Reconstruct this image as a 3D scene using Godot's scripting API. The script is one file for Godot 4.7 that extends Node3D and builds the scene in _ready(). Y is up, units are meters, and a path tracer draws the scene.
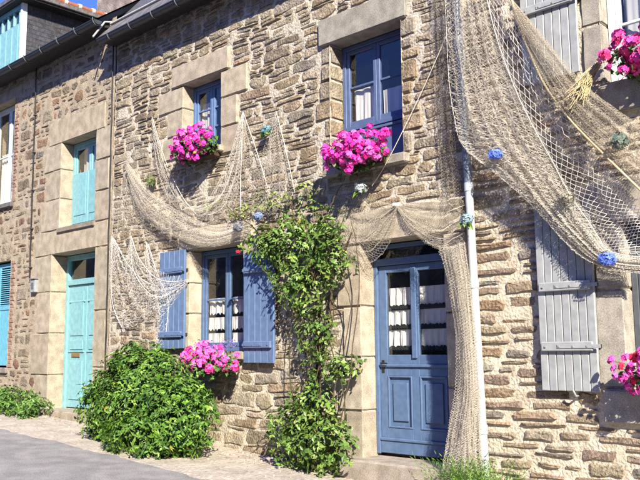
extends Node3D
# A sunlit street front of three stone houses hung with fishing nets.
# The facade plane is z = 0 and faces +z; x runs to the right along it; y is up; metres.

class MB:
	# collects triangles with a colour per vertex
	var v := PackedVector3Array()
	var n := PackedVector3Array()
	var c := PackedColorArray()
	var xf := Transform3D.IDENTITY
	func tri(a: Vector3, b: Vector3, d: Vector3, col: Color) -> void:
		var A := xf * a
		var B := xf * b
		var D := xf * d
		var nn := (D - A).cross(B - A).normalized()
		v.append(A); v.append(B); v.append(D)
		n.append(nn); n.append(nn); n.append(nn)
		c.append(col); c.append(col); c.append(col)
	func otri(a: Vector3, b: Vector3, d: Vector3, mid: Vector3, col: Color) -> void:
		if (d - a).cross(b - a).dot((a + b + d) / 3.0 - mid) < 0.0:
			tri(a, d, b, col)
		else:
			tri(a, b, d, col)
	func quad(a: Vector3, b: Vector3, d: Vector3, e: Vector3, col: Color) -> void:
		tri(a, b, d, col)
		tri(a, d, e, col)
	func oquad(a: Vector3, b: Vector3, d: Vector3, e: Vector3, mid: Vector3, col: Color) -> void:
		otri(a, b, d, mid, col)
		otri(a, d, e, mid, col)
	func box(lo: Vector3, hi: Vector3, col: Color, e: float = 0.004) -> void:
		# a box with chamfered edges
		var m := (lo + hi) * 0.5
		var h := (hi - lo) * 0.5
		e = minf(e, minf(h.x, minf(h.y, h.z)) * 0.49)
		var fx := {}
		var fy := {}
		var fz := {}
		for sx in [-1.0, 1.0]:
			for sy in [-1.0, 1.0]:
				for sz in [-1.0, 1.0]:
					var k := Vector3(sx, sy, sz)
					fx[k] = m + Vector3(sx * h.x, sy * (h.y - e), sz * (h.z - e))
					fy[k] = m + Vector3(sx * (h.x - e), sy * h.y, sz * (h.z - e))
					fz[k] = m + Vector3(sx * (h.x - e), sy * (h.y - e), sz * h.z)
					otri(fx[k], fy[k], fz[k], m, col)
		for s in [-1.0, 1.0]:
			oquad(fx[Vector3(s, -1, -1)], fx[Vector3(s, 1, -1)], fx[Vector3(s, 1, 1)], fx[Vector3(s, -1, 1)], m, col)
			oquad(fy[Vector3(-1, s, -1)], fy[Vector3(1, s, -1)], fy[Vector3(1, s, 1)], fy[Vector3(-1, s, 1)], m, col)
			oquad(fz[Vector3(-1, -1, s)], fz[Vector3(1, -1, s)], fz[Vector3(1, 1, s)], fz[Vector3(-1, 1, s)], m, col)
			for r in [-1.0, 1.0]:
				oquad(fx[Vector3(s, r, -1)], fx[Vector3(s, r, 1)], fy[Vector3(s, r, 1)], fy[Vector3(s, r, -1)], m, col)
				oquad(fx[Vector3(s, -1, r)], fx[Vector3(s, 1, r)], fz[Vector3(s, 1, r)], fz[Vector3(s, -1, r)], m, col)
				oquad(fy[Vector3(-1, s, r)], fy[Vector3(1, s, r)], fz[Vector3(1, s, r)], fz[Vector3(-1, s, r)], m, col)
	func tube(pts: Array, r0: float, r1: float, sides: int, col: Color) -> void:
		var rings := []
		var cnt := pts.size()
		for i in cnt:
			var d: Vector3 = (pts[mini(i + 1, cnt - 1)] - pts[maxi(i - 1, 0)]).normalized()
			var side := d.cross(Vector3.FORWARD)
			if side.length() < 0.1:
				side = d.cross(Vector3.RIGHT)
			side = side.normalized()
			var up := side.cross(d).normalized()
			var r := lerpf(r0, r1, float(i) / maxf(1.0, cnt - 1))
			var ring := []
			for k in sides:
				var a := TAU * k / sides
				ring.append([pts[i] + (side * cos(a) + up * sin(a)) * r, side * cos(a) + up * sin(a)])
			rings.append(ring)
		for i in cnt - 1:
			for k in sides:
				var k2 := (k + 1) % sides
				var q := [rings[i][k], rings[i][k2], rings[i + 1][k2], rings[i][k], rings[i + 1][k2], rings[i + 1][k]]
				for w in q:
					v.append(xf * (w[0] as Vector3)); n.append((xf.basis * (w[1] as Vector3)).normalized()); c.append(col)
		for e in [0, cnt - 1]:
			for k in range(1, sides - 1):
				tri(rings[e][0][0], rings[e][k][0], rings[e][k + 1][0], col)
	func leaf(p: Vector3, d: Vector3, nn: Vector3, ln: float, wd: float, col: Color) -> void:
		# a leaf folded along its midrib and curled at the tip
		var s := d.cross(nn).normalized()
		var up := s.cross(d).normalized()
		var m := p + d * ln * 0.45 - up * wd * 0.12
		var l := p + d * ln * 0.42 + s * wd * 0.5 + up * wd * 0.1
		var r := p + d * ln * 0.42 - s * wd * 0.5 + up * wd * 0.1
		var t := p + d * ln - up * ln * 0.14
		tri(p, l, m, col); tri(l, t, m, col); tri(p, m, r, col); tri(m, t, r, col)
	func mesh(mat: Material) -> ArrayMesh:
		var a := []
		a.resize(Mesh.ARRAY_MAX)
		a[Mesh.ARRAY_VERTEX] = v
		a[Mesh.ARRAY_NORMAL] = n
		a[Mesh.ARRAY_COLOR] = c
		var m := ArrayMesh.new()
		m.add_surface_from_arrays(Mesh.PRIMITIVE_TRIANGLES, a)
		m.surface_set_material(0, mat)
		return m

var M := {}
var used := {}
var rng := RandomNumberGenerator.new()
var wn := FastNoiseLite.new()
var fn := FastNoiseLite.new()
const EYE := Vector3(6.007, 1.225, 7.243)
const C_FWD := Vector3(-0.68194751, 0.13422321, -0.71897964)
const C_UP := Vector3(0.09973482, 0.99089999, 0.09038902)
const C_RIGHT := Vector3(0.72456923, -0.01006674, -0.68912851)
const W := Color(1, 1, 1)

# ------------------------------------------------------------------ helpers
func numbered(called: String) -> String:
	var k: int = used.get(called, 0)
	used[called] = k + 1
	return called if k == 0 else "%s_%03d" % [called, k]

func thing(called: String, label: String, category: String, at: Vector3, group := "") -> Node3D:
	var o := Node3D.new()
	o.name = numbered(called)
	add_child(o)
	o.position = at
	o.set_meta("label", label)
	o.set_meta("category", category)
	if group != "":
		o.set_meta("group", group)
	return o

func part(called: String, mb: MB, mat: Material, parent: Node3D, label := "", stuff := false) -> MeshInstance3D:
	# the builder's points are in world axes; the part keeps them whatever its parents' places are
	var o := MeshInstance3D.new()
	o.name = called
	o.mesh = mb.mesh(mat)
	parent.add_child(o, true)
	var off := Vector3.ZERO
	var p: Node = parent
	while p != self and p is Node3D:
		off += (p as Node3D).position
		p = p.get_parent()
	o.position = -off
	if label != "":
		o.set_meta("label", label)
	if stuff:
		o.set_meta("kind", "stuff")
	return o

func setting(called: String, mb: MB, mat: Material) -> MeshInstance3D:
	var o := part(called, mb, mat, self)
	o.set_meta("kind", "structure")
	return o

func grain_tex(sz: int, f0: float, f1: float, sd: int, lo: Color, hi: Color, fine: float) -> ImageTexture:
	var f := FastNoiseLite.new()
	f.seed = sd
	f.frequency = f0
	f.fractal_octaves = 4
	var a := f.get_seamless_image(sz, sz)
	f.seed = sd + 1
	f.frequency = f1
	var b := f.get_seamless_image(sz, sz)
	var im := Image.create(sz, sz, false, Image.FORMAT_RGB8)
	var r := RandomNumberGenerator.new()
	r.seed = sd
	for y in sz:
		for x in sz:
			var t := a.get_pixel(x, y).r * 0.45 + b.get_pixel(x, y).r * 0.55 + (r.randf() - 0.5) * fine
			t = clampf((t - 0.5) * 1.5 + 0.55, 0, 1)
			im.set_pixel(x, y, lo.lerp(hi, t))
	return ImageTexture.create_from_image(im)

func noise_tex(sz: int, freq: float, oct: int, sd: int, lo: Color, hi: Color, fine: float = 0.0, bias := 1.0) -> ImageTexture:
	var f := FastNoiseLite.new()
	f.seed = sd
	f.noise_type = FastNoiseLite.TYPE_SIMPLEX_SMOOTH
	f.frequency = freq
	f.fractal_octaves = oct
	var im := f.get_seamless_image(sz, sz)
	im.convert(Image.FORMAT_RGB8)
	var r := RandomNumberGenerator.new()
	r.seed = sd
	for y in sz:
		for x in sz:
			var t := pow(im.get_pixel(x, y).r, bias) + (r.randf() - 0.5) * fine
			im.set_pixel(x, y, lo.lerp(hi, clampf(t, 0, 1)))
	return ImageTexture.create_from_image(im)

func mat(called: String, rough: float, tex: Texture2D, scale: float, bump: Texture2D = null, bump_cm := 0.0, bump_world := true) -> StandardMaterial3D:
	var m := StandardMaterial3D.new()
	m.resource_name = called
	m.vertex_color_use_as_albedo = true
	m.roughness = rough
	m.metallic_specular = 0.4
	if tex:
		m.albedo_texture = tex
		m.uv1_triplanar = true
		m.uv1_world_triplanar = bump_world
		m.uv1_scale = Vector3.ONE * scale
	if bump:
		m.heightmap_enabled = true
		m.heightmap_texture = bump
		m.heightmap_scale = bump_cm
		if not tex:
			m.uv1_triplanar = true
			m.uv1_world_triplanar = bump_world
			m.uv1_scale = Vector3.ONE * scale
	M[called] = m
	return m

func tint(c: Color, amt: float) -> Color:
	var k := 1.0 + rng.randf_range(-amt, amt)
	return Color(c.r * k * (1 + rng.randf_range(-amt, amt) * 0.25), c.g * k, c.b * k * (1 + rng.randf_range(-amt, amt) * 0.3))

func seen(p: Vector3) -> float:
	# how large a metre shows from the photograph's standpoint, 0 outside its view
	var d := p - EYE
	var z := d.dot(C_FWD)
	if z < 0.5 or absf(d.dot(C_RIGHT) / z) > 0.41 or absf(d.dot(C_UP) / z) > 0.31:
		return 0.0
	return 1.0 / (z * z)

func ground_y(x: float) -> float:
	x = clampf(x, -30.0, 9.0)
	return -0.27 - 0.05 * x if x < 0.0 else -0.27 - 0.03 * x

# ------------------------------------------------------------------ masonry
func wall_sheet(mb: MB, x0: float, x1: float, y0: float, y1: float, openings: Array, zf: float, zb: float, rough: float, col: Color, step := 0.07) -> void:
	var xs := [x0, x1]
	var ys := [y0, y1]
	var holes := []
	for h in openings:
		holes.append([h[0] - 0.025, h[1] + 0.025, h[2] - 0.025, h[3] + 0.025])
	for h in holes:
		for q in [h[0], h[1]]:
			if q > x0 and q < x1: xs.append(q)
		for q in [h[2], h[3]]:
			if q > y0 and q < y1: ys.append(q)
	xs = split_axis(xs, step)
	ys = split_axis(ys, step)
	for i in xs.size() - 1:
		for j in ys.size() - 1:
			var mx: float = (xs[i] + xs[i + 1]) * 0.5
			var my: float = (ys[j] + ys[j + 1]) * 0.5
			var inside := false
			for h in holes:
				if mx > h[0] and mx < h[1] and my > h[2] and my < h[3]:
					inside = true
			if inside:
				continue
			var p := []
			for q in [[i, j], [i, j + 1], [i + 1, j + 1], [i + 1, j]]:
				var x: float = xs[q[0]]
				var y: float = ys[q[1]]
				p.append(Vector3(x, y, zf + rough * fn.get_noise_2d(x * 60.0, y * 60.0) + rough * 0.7 * wn.get_noise_2d(x * 300.0, y * 300.0)))
			mb.quad(p[0], p[1], p[2], p[3], col)
	# back and the sides of the openings
	for h in holes:
		var a := Vector3(h[0], h[2], 0)
		var b := Vector3(h[1], h[3], 0)
		var m := Vector3((h[0] + h[1]) * 0.5, (h[2] + h[3]) * 0.5, (zf + zb) * 0.5)
		var F := zf + rough * 1.5
		for s in [[Vector2(a.x, a.y), Vector2(a.x, b.y)], [Vector2(b.x, a.y), Vector2(b.x, b.y)], [Vector2(a.x, a.y), Vector2(b.x, a.y)], [Vector2(a.x, b.y), Vector2(b.x, b.y)]]:
			mb.oquad(Vector3(s[0].x, s[0].y, F), Vector3(s[1].x, s[1].y, F), Vector3(s[1].x, s[1].y, zb), Vector3(s[0].x, s[0].y, zb), m + (m - Vector3((s[0].x + s[1].x) * 0.5, (s[0].y + s[1].y) * 0.5, m.z)) * -3.0, col)

func split_axis(q: Array, step: float) -> Array:
	q.sort()
	var out := []
	for i in q.size() - 1:
		var a: float = q[i]
		var b: float = q[i + 1]
		if b - a < 0.0005:
			continue
		var k := maxi(1, ceili((b - a) / step))
		for t in k:
			out.append(lerpf(a, b, float(t) / k))
	out.append(q[q.size() - 1])
	return out

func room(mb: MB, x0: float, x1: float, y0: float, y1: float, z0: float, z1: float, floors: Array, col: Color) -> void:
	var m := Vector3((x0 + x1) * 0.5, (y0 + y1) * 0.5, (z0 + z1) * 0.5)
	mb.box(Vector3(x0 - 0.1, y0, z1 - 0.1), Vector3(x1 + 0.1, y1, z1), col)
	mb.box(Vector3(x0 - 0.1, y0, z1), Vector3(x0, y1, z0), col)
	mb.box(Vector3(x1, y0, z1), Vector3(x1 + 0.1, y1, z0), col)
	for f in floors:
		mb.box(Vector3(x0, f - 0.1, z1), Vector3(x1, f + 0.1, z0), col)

func stone_shape(mb: MB, x0: float, y0: float, x1: float, y1: float, joint: float, prot: float, col: Color, wob: float) -> void:
	# an irregular rounded block set in the wall, its face tilted and uneven
	var w := x1 - x0 - joint
	var h := y1 - y0 - joint
	if w < 0.012 or h < 0.012:
		return
	var cx := (x0 + x1) * 0.5
	var cy := (y0 + y1) * 0.5
	var per := []
	var rc := minf(w, h) * rng.randf_range(0.12, 0.45)
	var nx := 1 if w < 0.18 else 2
	for q in [[-1, -1], [1, -1], [1, 1], [-1, 1]]:
		var px: float = q[0] * w * 0.5
		var py: float = q[1] * h * 0.5
		var cut := rc * rng.randf_range(0.3, 1.2)
		var A := Vector2(px - q[0] * cut, py)
		var B := Vector2(px, py - q[1] * cut)
		if q[0] * q[1] > 0:
			per.append(B); per.append(A)
		else:
			per.append(A); per.append(B)
		if q[1] < 0 and q[0] < 0:
			for k in nx: per.append(Vector2(lerpf(-w, w, float(k + 1) / (nx + 1)) * 0.5, -h * 0.5))
		if q[1] > 0 and q[0] > 0:
			for k in nx: per.append(Vector2(lerpf(w, -w, float(k + 1) / (nx + 1)) * 0.5, h * 0.5))
	var tx := rng.randf_range(-0.5, 0.5) * prot
	var ty := rng.randf_range(-0.9, 0.5) * prot
	var ring0 := []
	var ring1 := []
	var ring2 := []
	var amp := minf(w, h) * wob
	var s1 := 1.0 - minf(0.012, minf(w, h) * 0.13) * 2.0 / maxf(0.02, minf(w, h)) * 0.7
	var s2 := rng.randf_range(0.5, 0.72)
	for q in per:
		var p: Vector2 = q + Vector2(rng.randf_range(-1, 1), rng.randf_range(-1, 1)) * amp
		var wx := cx + p.x
		var wy := cy + p.y
		var ox := 0.035 * wn.get_noise_2d(wx * 100.0, wy * 100.0)
		var oy := 0.03 * wn.get_noise_2d(wx * 100.0 + 900.0, wy * 100.0)
		var z1 := prot * 0.7 + tx * p.x / w + ty * p.y / h + rng.randf_range(-0.2, 0.2) * prot
		var z2 := prot + tx * 0.6 * p.x / w + ty * 0.6 * p.y / h + rng.randf_range(-0.25, 0.25) * prot
		ring0.append(Vector3(wx + ox, wy + oy, -0.07))
		ring1.append(Vector3(cx + p.x * s1 + ox, cy + p.y * s1 + oy, z1))
		ring2.append(Vector3(cx + p.x * s2 + ox, cy + p.y * s2 + oy, z2))
	var mid := Vector3(cx + 0.035 * wn.get_noise_2d(cx * 100.0, cy * 100.0) + rng.randf_range(-0.1, 0.1) * w, cy + 0.03 * wn.get_noise_2d(cx * 100.0 + 900.0, cy * 100.0), prot * rng.randf_range(0.85, 1.15))
	var inner := Vector3(mid.x, mid.y, -0.15)
	var k := per.size()
	for i in k:
		var j := (i + 1) % k
		var cc := Color(col.r, col.g, col.b)
		mb.oquad(ring0[i], ring0[j], ring1[j], ring1[i], inner, cc)
		mb.oquad(ring1[i], ring1[j], ring2[j], ring2[i], inner, cc)
		mb.otri(ring2[i], ring2[j], mid, inner, cc)

func rubble(wall: MeshInstance3D, x0: float, x1: float, y0: float, y1: float, holes: Array, p: Dictionary) -> void:
	var cw: float = p.get("cw", 0.05)
	var ch: float = p.get("ch", 0.034)
	var nx := int((x1 - x0) / cw)
	var ny := int((y1 - y0) / ch)
	var taken := PackedByteArray()
	taken.resize(nx * ny)
	for h in holes:
		for i in range(maxi(0, int((h[0] - 0.01 - x0) / cw)), mini(nx, ceili((h[1] + 0.01 - x0) / cw))):
			for j in range(maxi(0, int((h[2] - 0.01 - y0) / ch)), mini(ny, ceili((h[3] + 0.01 - y0) / ch))):
				taken[j * nx + i] = 1
	var stones := []
	var ids := PackedInt32Array()
	ids.resize(nx * ny)
	for j in ny:
		for i in nx:
			if taken[j * nx + i]:
				continue
			var ww := rng.randi_range(p.w0, p.w1)
			var hh := rng.randi_range(p.h0, p.h1)
			if rng.randf() < 0.28:
				hh = maxi(1, hh / 2)
			if rng.randf() < p.big:
				ww += 3; hh += 2
			if p.has("low") and y0 + j * ch < p.low:
				ww += 2; hh += 2
			if p.has("flat"):
				ww = maxi(ww, ceili(hh * ch / cw * p.flat))
			var w := 0
			while w < ww and i + w < nx and not taken[j * nx + i + w]:
				w += 1
			var run := w
			while run < w + 5 and i + run < nx and not taken[j * nx + i + run]:
				run += 1
			if run <= w + 2:
				w = run
			elif run < w + 5 and w > 6:
				w -= 2
			elif j > 0 and w > 3 and i + w < nx and ids[(j - 1) * nx + i + w - 1] != ids[(j - 1) * nx + i + w]:
				w -= 1 if rng.randf() < 0.6 or w < 5 else 2
			# level the tops with the neighbours so that the next stones bridge the joints
			var lh := 0
			while i > 0 and lh < 9 and j + lh < ny and taken[(j + lh) * nx + i - 1]:
				lh += 1
			var rh := 0
			while i + w < nx and rh < 9 and j + rh < ny and taken[(j + rh) * nx + i + w]:
				rh += 1
			if rh > 0 and rh < 8:
				hh = rh if lh < 1 or rh <= lh else lh
				if hh > p.h1 + 2:
					hh = hh / 2
			elif lh > 1 and lh <= p.h1 and rng.randf() < 0.55:
				hh = lh
			var h := 1
			while h < hh and j + h < ny:
				var ok := true
				for q in w:
					if taken[(j + h) * nx + i + q]:
						ok = false
				if not ok:
					break
				h += 1
			for a in w:
				for b in h:
					taken[(j + b) * nx + i + a] = 1
					ids[(j + b) * nx + i + a] = stones.size() + 1
			if w == 1 and h < 3:
				continue
			stones.append([x0 + i * cw, y0 + j * ch, x0 + (i + w) * cw, y0 + (j + h) * ch])
	var made := []
	for s in stones:
		var mid := Vector3((s[0] + s[2]) * 0.5, (s[1] + s[3]) * 0.5, 0)
		made.append([(s[2] - s[0]) * (s[3] - s[1]) * seen(mid), s])
	made.sort_custom(func(a, b): return a[0] > b[0] if a[0] != b[0] else (a[1][0] < b[1][0] if a[1][0] != b[1][0] else a[1][1] < b[1][1]))
	var rest := MB.new()
	for k in made.size():
		var s: Array = made[k][1]
		var pal: Array = p.pal
		var col: Color = tint(pal[rng.randi() % pal.size()], p.get("vary", 0.15))
		var mb := MB.new() if k < 295 and made[k][0] > 0.0 else rest
		var area: float = (s[2] - s[0]) * (s[3] - s[1])
		stone_shape(mb, s[0], s[1], s[2], s[3], rng.randf_range(p.j0, p.j1), rng.randf_range(p.p0, p.p1) * (1.0 if area > 0.01 else 0.8), col, p.wob)
		if mb != rest and mb.v.size() > 0:
			part("stone", mb, M.stone, wall)
	part("stone_rubble", rest, M.stone, wall, "", true)

func block(parent: Node3D, called: String, x0: float, x1: float, y0: float, y1: float, z0: float, z1: float, col: Color, mt := "granite", e := 0.012) -> void:
	# a dressed stone: faces slightly uneven, arrises worn and chipped
	var mb := MB.new()
	var g := 0.004
	var lo := Vector3(x0 + g, y0 + g, z0)
	var hi := Vector3(x1 - g, y1 - g, z1 + rng.randf_range(-0.006, 0.006))
	if hi.y - lo.y < 0.08:
		mb.box(lo, hi, tint(col, 0.1), e)
		part(called, mb, M[mt], parent)
		return
	var cc := tint(col, 0.08)
	var mid := (lo + hi) * 0.5
	var ax := axis_cuts(lo.x, hi.x, e)
	var ay := axis_cuts(lo.y, hi.y, e)
	var az := axis_cuts(lo.z, hi.z, e)
	for f in 5:
		var ua: Array = ax if f < 3 else az
		var va: Array = az if f == 1 or f == 2 else ay
		for i in ua.size() - 1:
			for j in va.size() - 1:
				var q := []
				for t in [[i, j], [i, j + 1], [i + 1, j + 1], [i + 1, j]]:
					var u: float = ua[t[0]]
					var v: float = va[t[1]]
					var pp := Vector3(u, v, hi.z)
					if f == 1: pp = Vector3(u, lo.y, v)
					if f == 2: pp = Vector3(u, hi.y, v)
					if f == 3: pp = Vector3(lo.x, v, u)
					if f == 4: pp = Vector3(hi.x, v, u)
					q.append(worn(pp, lo, hi, e))
				mb.oquad(q[0], q[1], q[2], q[3], mid, cc)
	part(called, mb, M[mt], parent)

func axis_cuts(a: float, b: float, e: float) -> Array:
	var out := [a]
	var k := maxi(1, roundi((b - a - 2 * e) / 0.1))
	for i in k + 1:
		out.append(lerpf(a + e, b - e, float(i) / k))
	out.append(b)
	return out

func worn(p: Vector3, lo: Vector3, hi: Vector3, e: float) -> Vector3:
	var edges := 0
	for a in 3:
		if p[a] < lo[a] + 0.0001 or p[a] > hi[a] - 0.0001:
			edges += 1
	var q := p
	var chip := e * (0.55 + 1.6 * maxf(0.0, fn.get_noise_3d(p.x * 260.0, p.y * 260.0, p.z * 260.0)))
	if edges > 1:
		for a in 3:
			if p[a] < lo[a] + 0.0001: q[a] += chip
			elif p[a] > hi[a] - 0.0001: q[a] -= chip
	var n1 := wn.get_noise_3d(p.x * 900.0, p.y * 900.0, p.z * 900.0)
	var n2 := wn.get_noise_3d(p.x * 900.0 + 333.0, p.y * 900.0, p.z * 900.0)
	return q + Vector3(n2 * 0.004, 0.0, n1 * 0.007)

# ------------------------------------------------------------------ joinery
func window(parent: Node3D, x0: float, x1: float, y0: float, y1: float, z: float, col: Color, cols: int, rows: int, panes_w := 1, outer := 0.055) -> MeshInstance3D:
	var f := MB.new()
	f.box(Vector3(x0, y0, z - 0.05), Vector3(x0 + outer, y1, z + 0.03), col)
	f.box(Vector3(x1 - outer, y0, z - 0.05), Vector3(x1, y1, z + 0.03), col)
	f.box(Vector3(x0 + outer, y0, z - 0.05), Vector3(x1 - outer, y0 + outer, z + 0.035), col)
	f.box(Vector3(x0 + outer, y1 - outer, z - 0.05), Vector3(x1 - outer, y1, z + 0.03), col)
	var o := part("window", f, M.paint, parent)
	var cw := (x1 - x0 - 2 * outer) / cols
	for c in cols:
		var a := x0 + outer + cw * c + 0.003
		var b := a + cw - 0.006
		var lo := y0 + outer + 0.003
		var hi := y1 - outer - 0.003
		var s := MB.new()
		var st := 0.05
		s.box(Vector3(a, lo, z - 0.03), Vector3(a + st, hi, z + 0.015), col)
		s.box(Vector3(b - st, lo, z - 0.03), Vector3(b, hi, z + 0.015), col)
		s.box(Vector3(a + st, lo, z - 0.03), Vector3(b - st, lo + st * 1.3, z + 0.014), col)
		s.box(Vector3(a + st, hi - st, z - 0.03), Vector3(b - st, hi, z + 0.014), col)
		var ph := (hi - lo - st * 2.3) / rows
		for r in range(1, rows):
			var yy := lo + st * 1.3 + ph * r
			s.box(Vector3(a + st, yy - 0.014, z - 0.02), Vector3(b - st, yy + 0.014, z + 0.012), col)
		var pw := (b - a - 2 * st) / panes_w
		for q in range(1, panes_w):
			var xx := a + st + pw * q
			s.box(Vector3(xx - 0.012, lo + st * 1.3, z - 0.021), Vector3(xx + 0.012, hi - st, z + 0.011), col)
		part("sash", s, M.paint, o)
		for r in rows:
			for q in panes_w:
				var g := MB.new()
				g.box(Vector3(a + st + pw * q, lo + st * 1.3 + ph * r, z - 0.006), Vector3(a + st + pw * (q + 1), lo + st * 1.3 + ph * (r + 1), z - 0.002), W, 0.0005)
				part("pane", g, M.glass, o)
	return o

func curtain(parent: Node3D, x0: float, x1: float, y0: float, y1: float, z: float, folds: float, scallop: float, col: Color, label := "") -> void:
	var mb := MB.new()
	var k := int((x1 - x0) / 0.008)
	var ph := rng.randf() * 6.0
	for i in k:
		var q := []
		for t in [i, i + 1]:
			var x := lerpf(x0, x1, float(t) / k)
			var zz := z + 0.014 * sin(x * folds + ph) + 0.006 * sin(x * folds * 2.3)
			var bot := y0 + scallop * absf(sin((x - x0) / 0.05 * PI))
			q.append([Vector3(x, bot, zz + 0.006 * sin(x * 31.0)), Vector3(x, (y0 + y1) * 0.5, zz), Vector3(x, y1, z + 0.005 * sin(x * folds + ph))])
		mb.quad(q[0][0], q[0][1], q[1][1], q[1][0], col)
		mb.quad(q[0][1], q[0][2], q[1][2], q[1][1], col)
	part("curtain", mb, M.lace, parent, label)

func shutter(parent: Node3D, x0: float, x1: float, y0: float, y1: float, boards: int, bat: Array, col: Color, turn := 0.0, hinge_left := true) -> MeshInstance3D:
	# ledged board shutter folded back on the wall, standing off it
	var t := Transform3D.IDENTITY
	var hx := x0 if hinge_left else x1
	t.basis = Basis(Vector3.UP, turn)
	t.origin = Vector3(hx, 0, 0.055) - t.basis * Vector3(hx, 0, 0.055)
	var f := MB.new()
	f.xf = t
	var straps := []
	f.box(Vector3(x0 + 0.004, y0 + 0.03, 0.052), Vector3(x1 - 0.004, y1 - 0.03, 0.0595), col * 0.9, 0.002)
	for b in bat:
		var sp := MB.new()
		sp.xf = t
		sp.box(Vector3(x0 + 0.02 if hinge_left else x0 + 0.2, b - 0.018, 0.1255), Vector3(x1 - 0.2 if hinge_left else x1 + 0.05, b + 0.018, 0.131), tint(col, 0.04), 0.002)
		for q in 4:
			var bx := lerpf(x0 + 0.08, x1 - 0.08, q / 3.0)
			sp.box(Vector3(bx - 0.009, b - 0.009, 0.1312), Vector3(bx + 0.009, b + 0.009, 0.136), col * 0.85, 0.003)
		straps.append(sp)
	var o := part("shutter", f, M.paint, parent)
	for sp in straps:
		part("strap_hinge", sp, M.paint, o)
	for b in bat:
		var hm := MB.new()
		hm.box(Vector3(hx - 0.02, b - 0.02, 0.0), Vector3(hx + 0.02, b + 0.02, 0.058), Color(0.05, 0.05, 0.05))
		part("hinge", hm, M.metal, o)
		var bm := MB.new()
		bm.xf = t
		bm.box(Vector3(x0 + 0.03, b - 0.045, 0.0905), Vector3(x1 - 0.03, b + 0.045, 0.125), col, 0.008)
		part("batten", bm, M.paint, o)
	var bw := (x1 - x0) / boards
	for b in boards:
		var m := MB.new()
		m.xf = t
		m.box(Vector3(x0 + bw * b + 0.0025, y0 + rng.randf_range(-0.003, 0.003), 0.06), Vector3(x0 + bw * (b + 1) - 0.0025, y1 + rng.randf_range(-0.003, 0.003), 0.09 + rng.randf_range(-0.002, 0.0)), tint(col, 0.05), 0.006)
		part("board", m, M.paint, o)
	return o

# ------------------------------------------------------------------ nets
func spline(pts: Array, t: float) -> Vector3:
	var k := pts.size() - 1
	var f := clampf(t, 0.0, 1.0) * k
	var i := mini(int(f), k - 1)
	var a: Vector3 = pts[i]
	var b: Vector3 = pts[i + 1]
	var p: Vector3 = pts[i - 1] if i > 0 else a * 2.0 - b
	var q: Vector3 = pts[i + 2] if i + 2 <= k else b * 2.0 - a
	return a.cubic_interpolate(b, p, q, f - i)

func netting(parent: Node3D, ribs: Array, nu: int, nv: int, rad: float, col: Color, pleat := 0.03, pleats := 7.0, jit := 0.3, called := "netting", holes := 0.0, sag := 0.0) -> void:
	# knotted diamond mesh: every twine is a thin three-sided tube
	var rows := []
	var sd := rng.randf() * 500.0
	for i in nu + 1:
		var u := float(i) / nu
		var row := PackedVector3Array()
		for j in nv + 1:
			var v := float(j) / nv
			var uw := clampf(u + 0.06 * fn.get_noise_2d(sd + u * 60.0, v * 90.0), 0.0, 1.0) if i > 0 and i < nu else u
			var across := []
			for r in ribs:
				across.append(spline(r, v))
			var p := spline(across, uw)
			var spread: float = (across[0] - across[across.size() - 1]).length()
			var k := clampf(spread / 0.25, 0.15, 1.0)
			p.z += pleat * k * (sin(u * pleats * TAU + 2.5 * fn.get_noise_1d(sd + v * 70.0)) + 0.6 * sin(u * pleats * 2.3 * TAU + sd)) + 0.02 * k * fn.get_noise_2d(sd + u * 200.0, v * 200.0)
			p.y -= sag * sin(v * PI) * (0.5 + 0.5 * sin(u * 9.0 + sd))
			p += Vector3(rng.randf_range(-1, 1), rng.randf_range(-1, 1), rng.randf_range(-1, 1)) * jit * spread / nu
			p.z = maxf(p.z, 0.03)
			row.append(p)
		rows.append(row)
	var vs := PackedVector3Array()
	var ns := PackedVector3Array()
	var cs := PackedColorArray()
	var ix := PackedInt32Array()
	for i in nu:
		for j in nv:
			var a: Vector3
			var b: Vector3
			if (i + j) % 2 == 0:
				a = rows[i][j]; b = rows[i + 1][j + 1]
			else:
				a = rows[i + 1][j]; b = rows[i][j + 1]
			if holes > 0.0 and fn.get_noise_2d(sd + i * 9.0, j * 9.0) > holes:
				continue
			var d := b - a
			if d.length_squared() < 1e-9:
				continue
			var s := d.cross(Vector3(0.3, 0.2, 1.0)).normalized()
			var t := s.cross(d).normalized()
			var base := vs.size()
			var cc := tint(col, 0.15)
			for e in [a, b]:
				for q in 3:
					var nn := s * cos(q * TAU / 3.0) + t * sin(q * TAU / 3.0)
					vs.append(e + nn * rad); ns.append(nn); cs.append(cc)
			for q in 3:
				var q2 := (q + 1) % 3
				ix.append(base + q); ix.append(base + 3 + q2); ix.append(base + 3 + q)
				ix.append(base + q); ix.append(base + q2); ix.append(base + 3 + q2)
	var arr := []
	arr.resize(Mesh.ARRAY_MAX)
	arr[Mesh.ARRAY_VERTEX] = vs
	arr[Mesh.ARRAY_NORMAL] = ns
	arr[Mesh.ARRAY_COLOR] = cs
	arr[Mesh.ARRAY_INDEX] = ix
	var m := ArrayMesh.new()
	m.add_surface_from_arrays(Mesh.PRIMITIVE_TRIANGLES, arr)
	m.surface_set_material(0, M.twine)
	var o := MeshInstance3D.new()
	o.name = called
	o.mesh = m
	parent.add_child(o, true)
	o.position = -parent.position

func rope(parent: Node3D, pts: Array, r: float, col: Color, called := "rope", mt := "twine") -> void:
	var mb := MB.new()
	var q := []
	for i in 41:
		q.append(spline(pts, i / 40.0))
	mb.tube(q, r, r, 6, col)
	part(called, mb, M[mt], parent)

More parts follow.
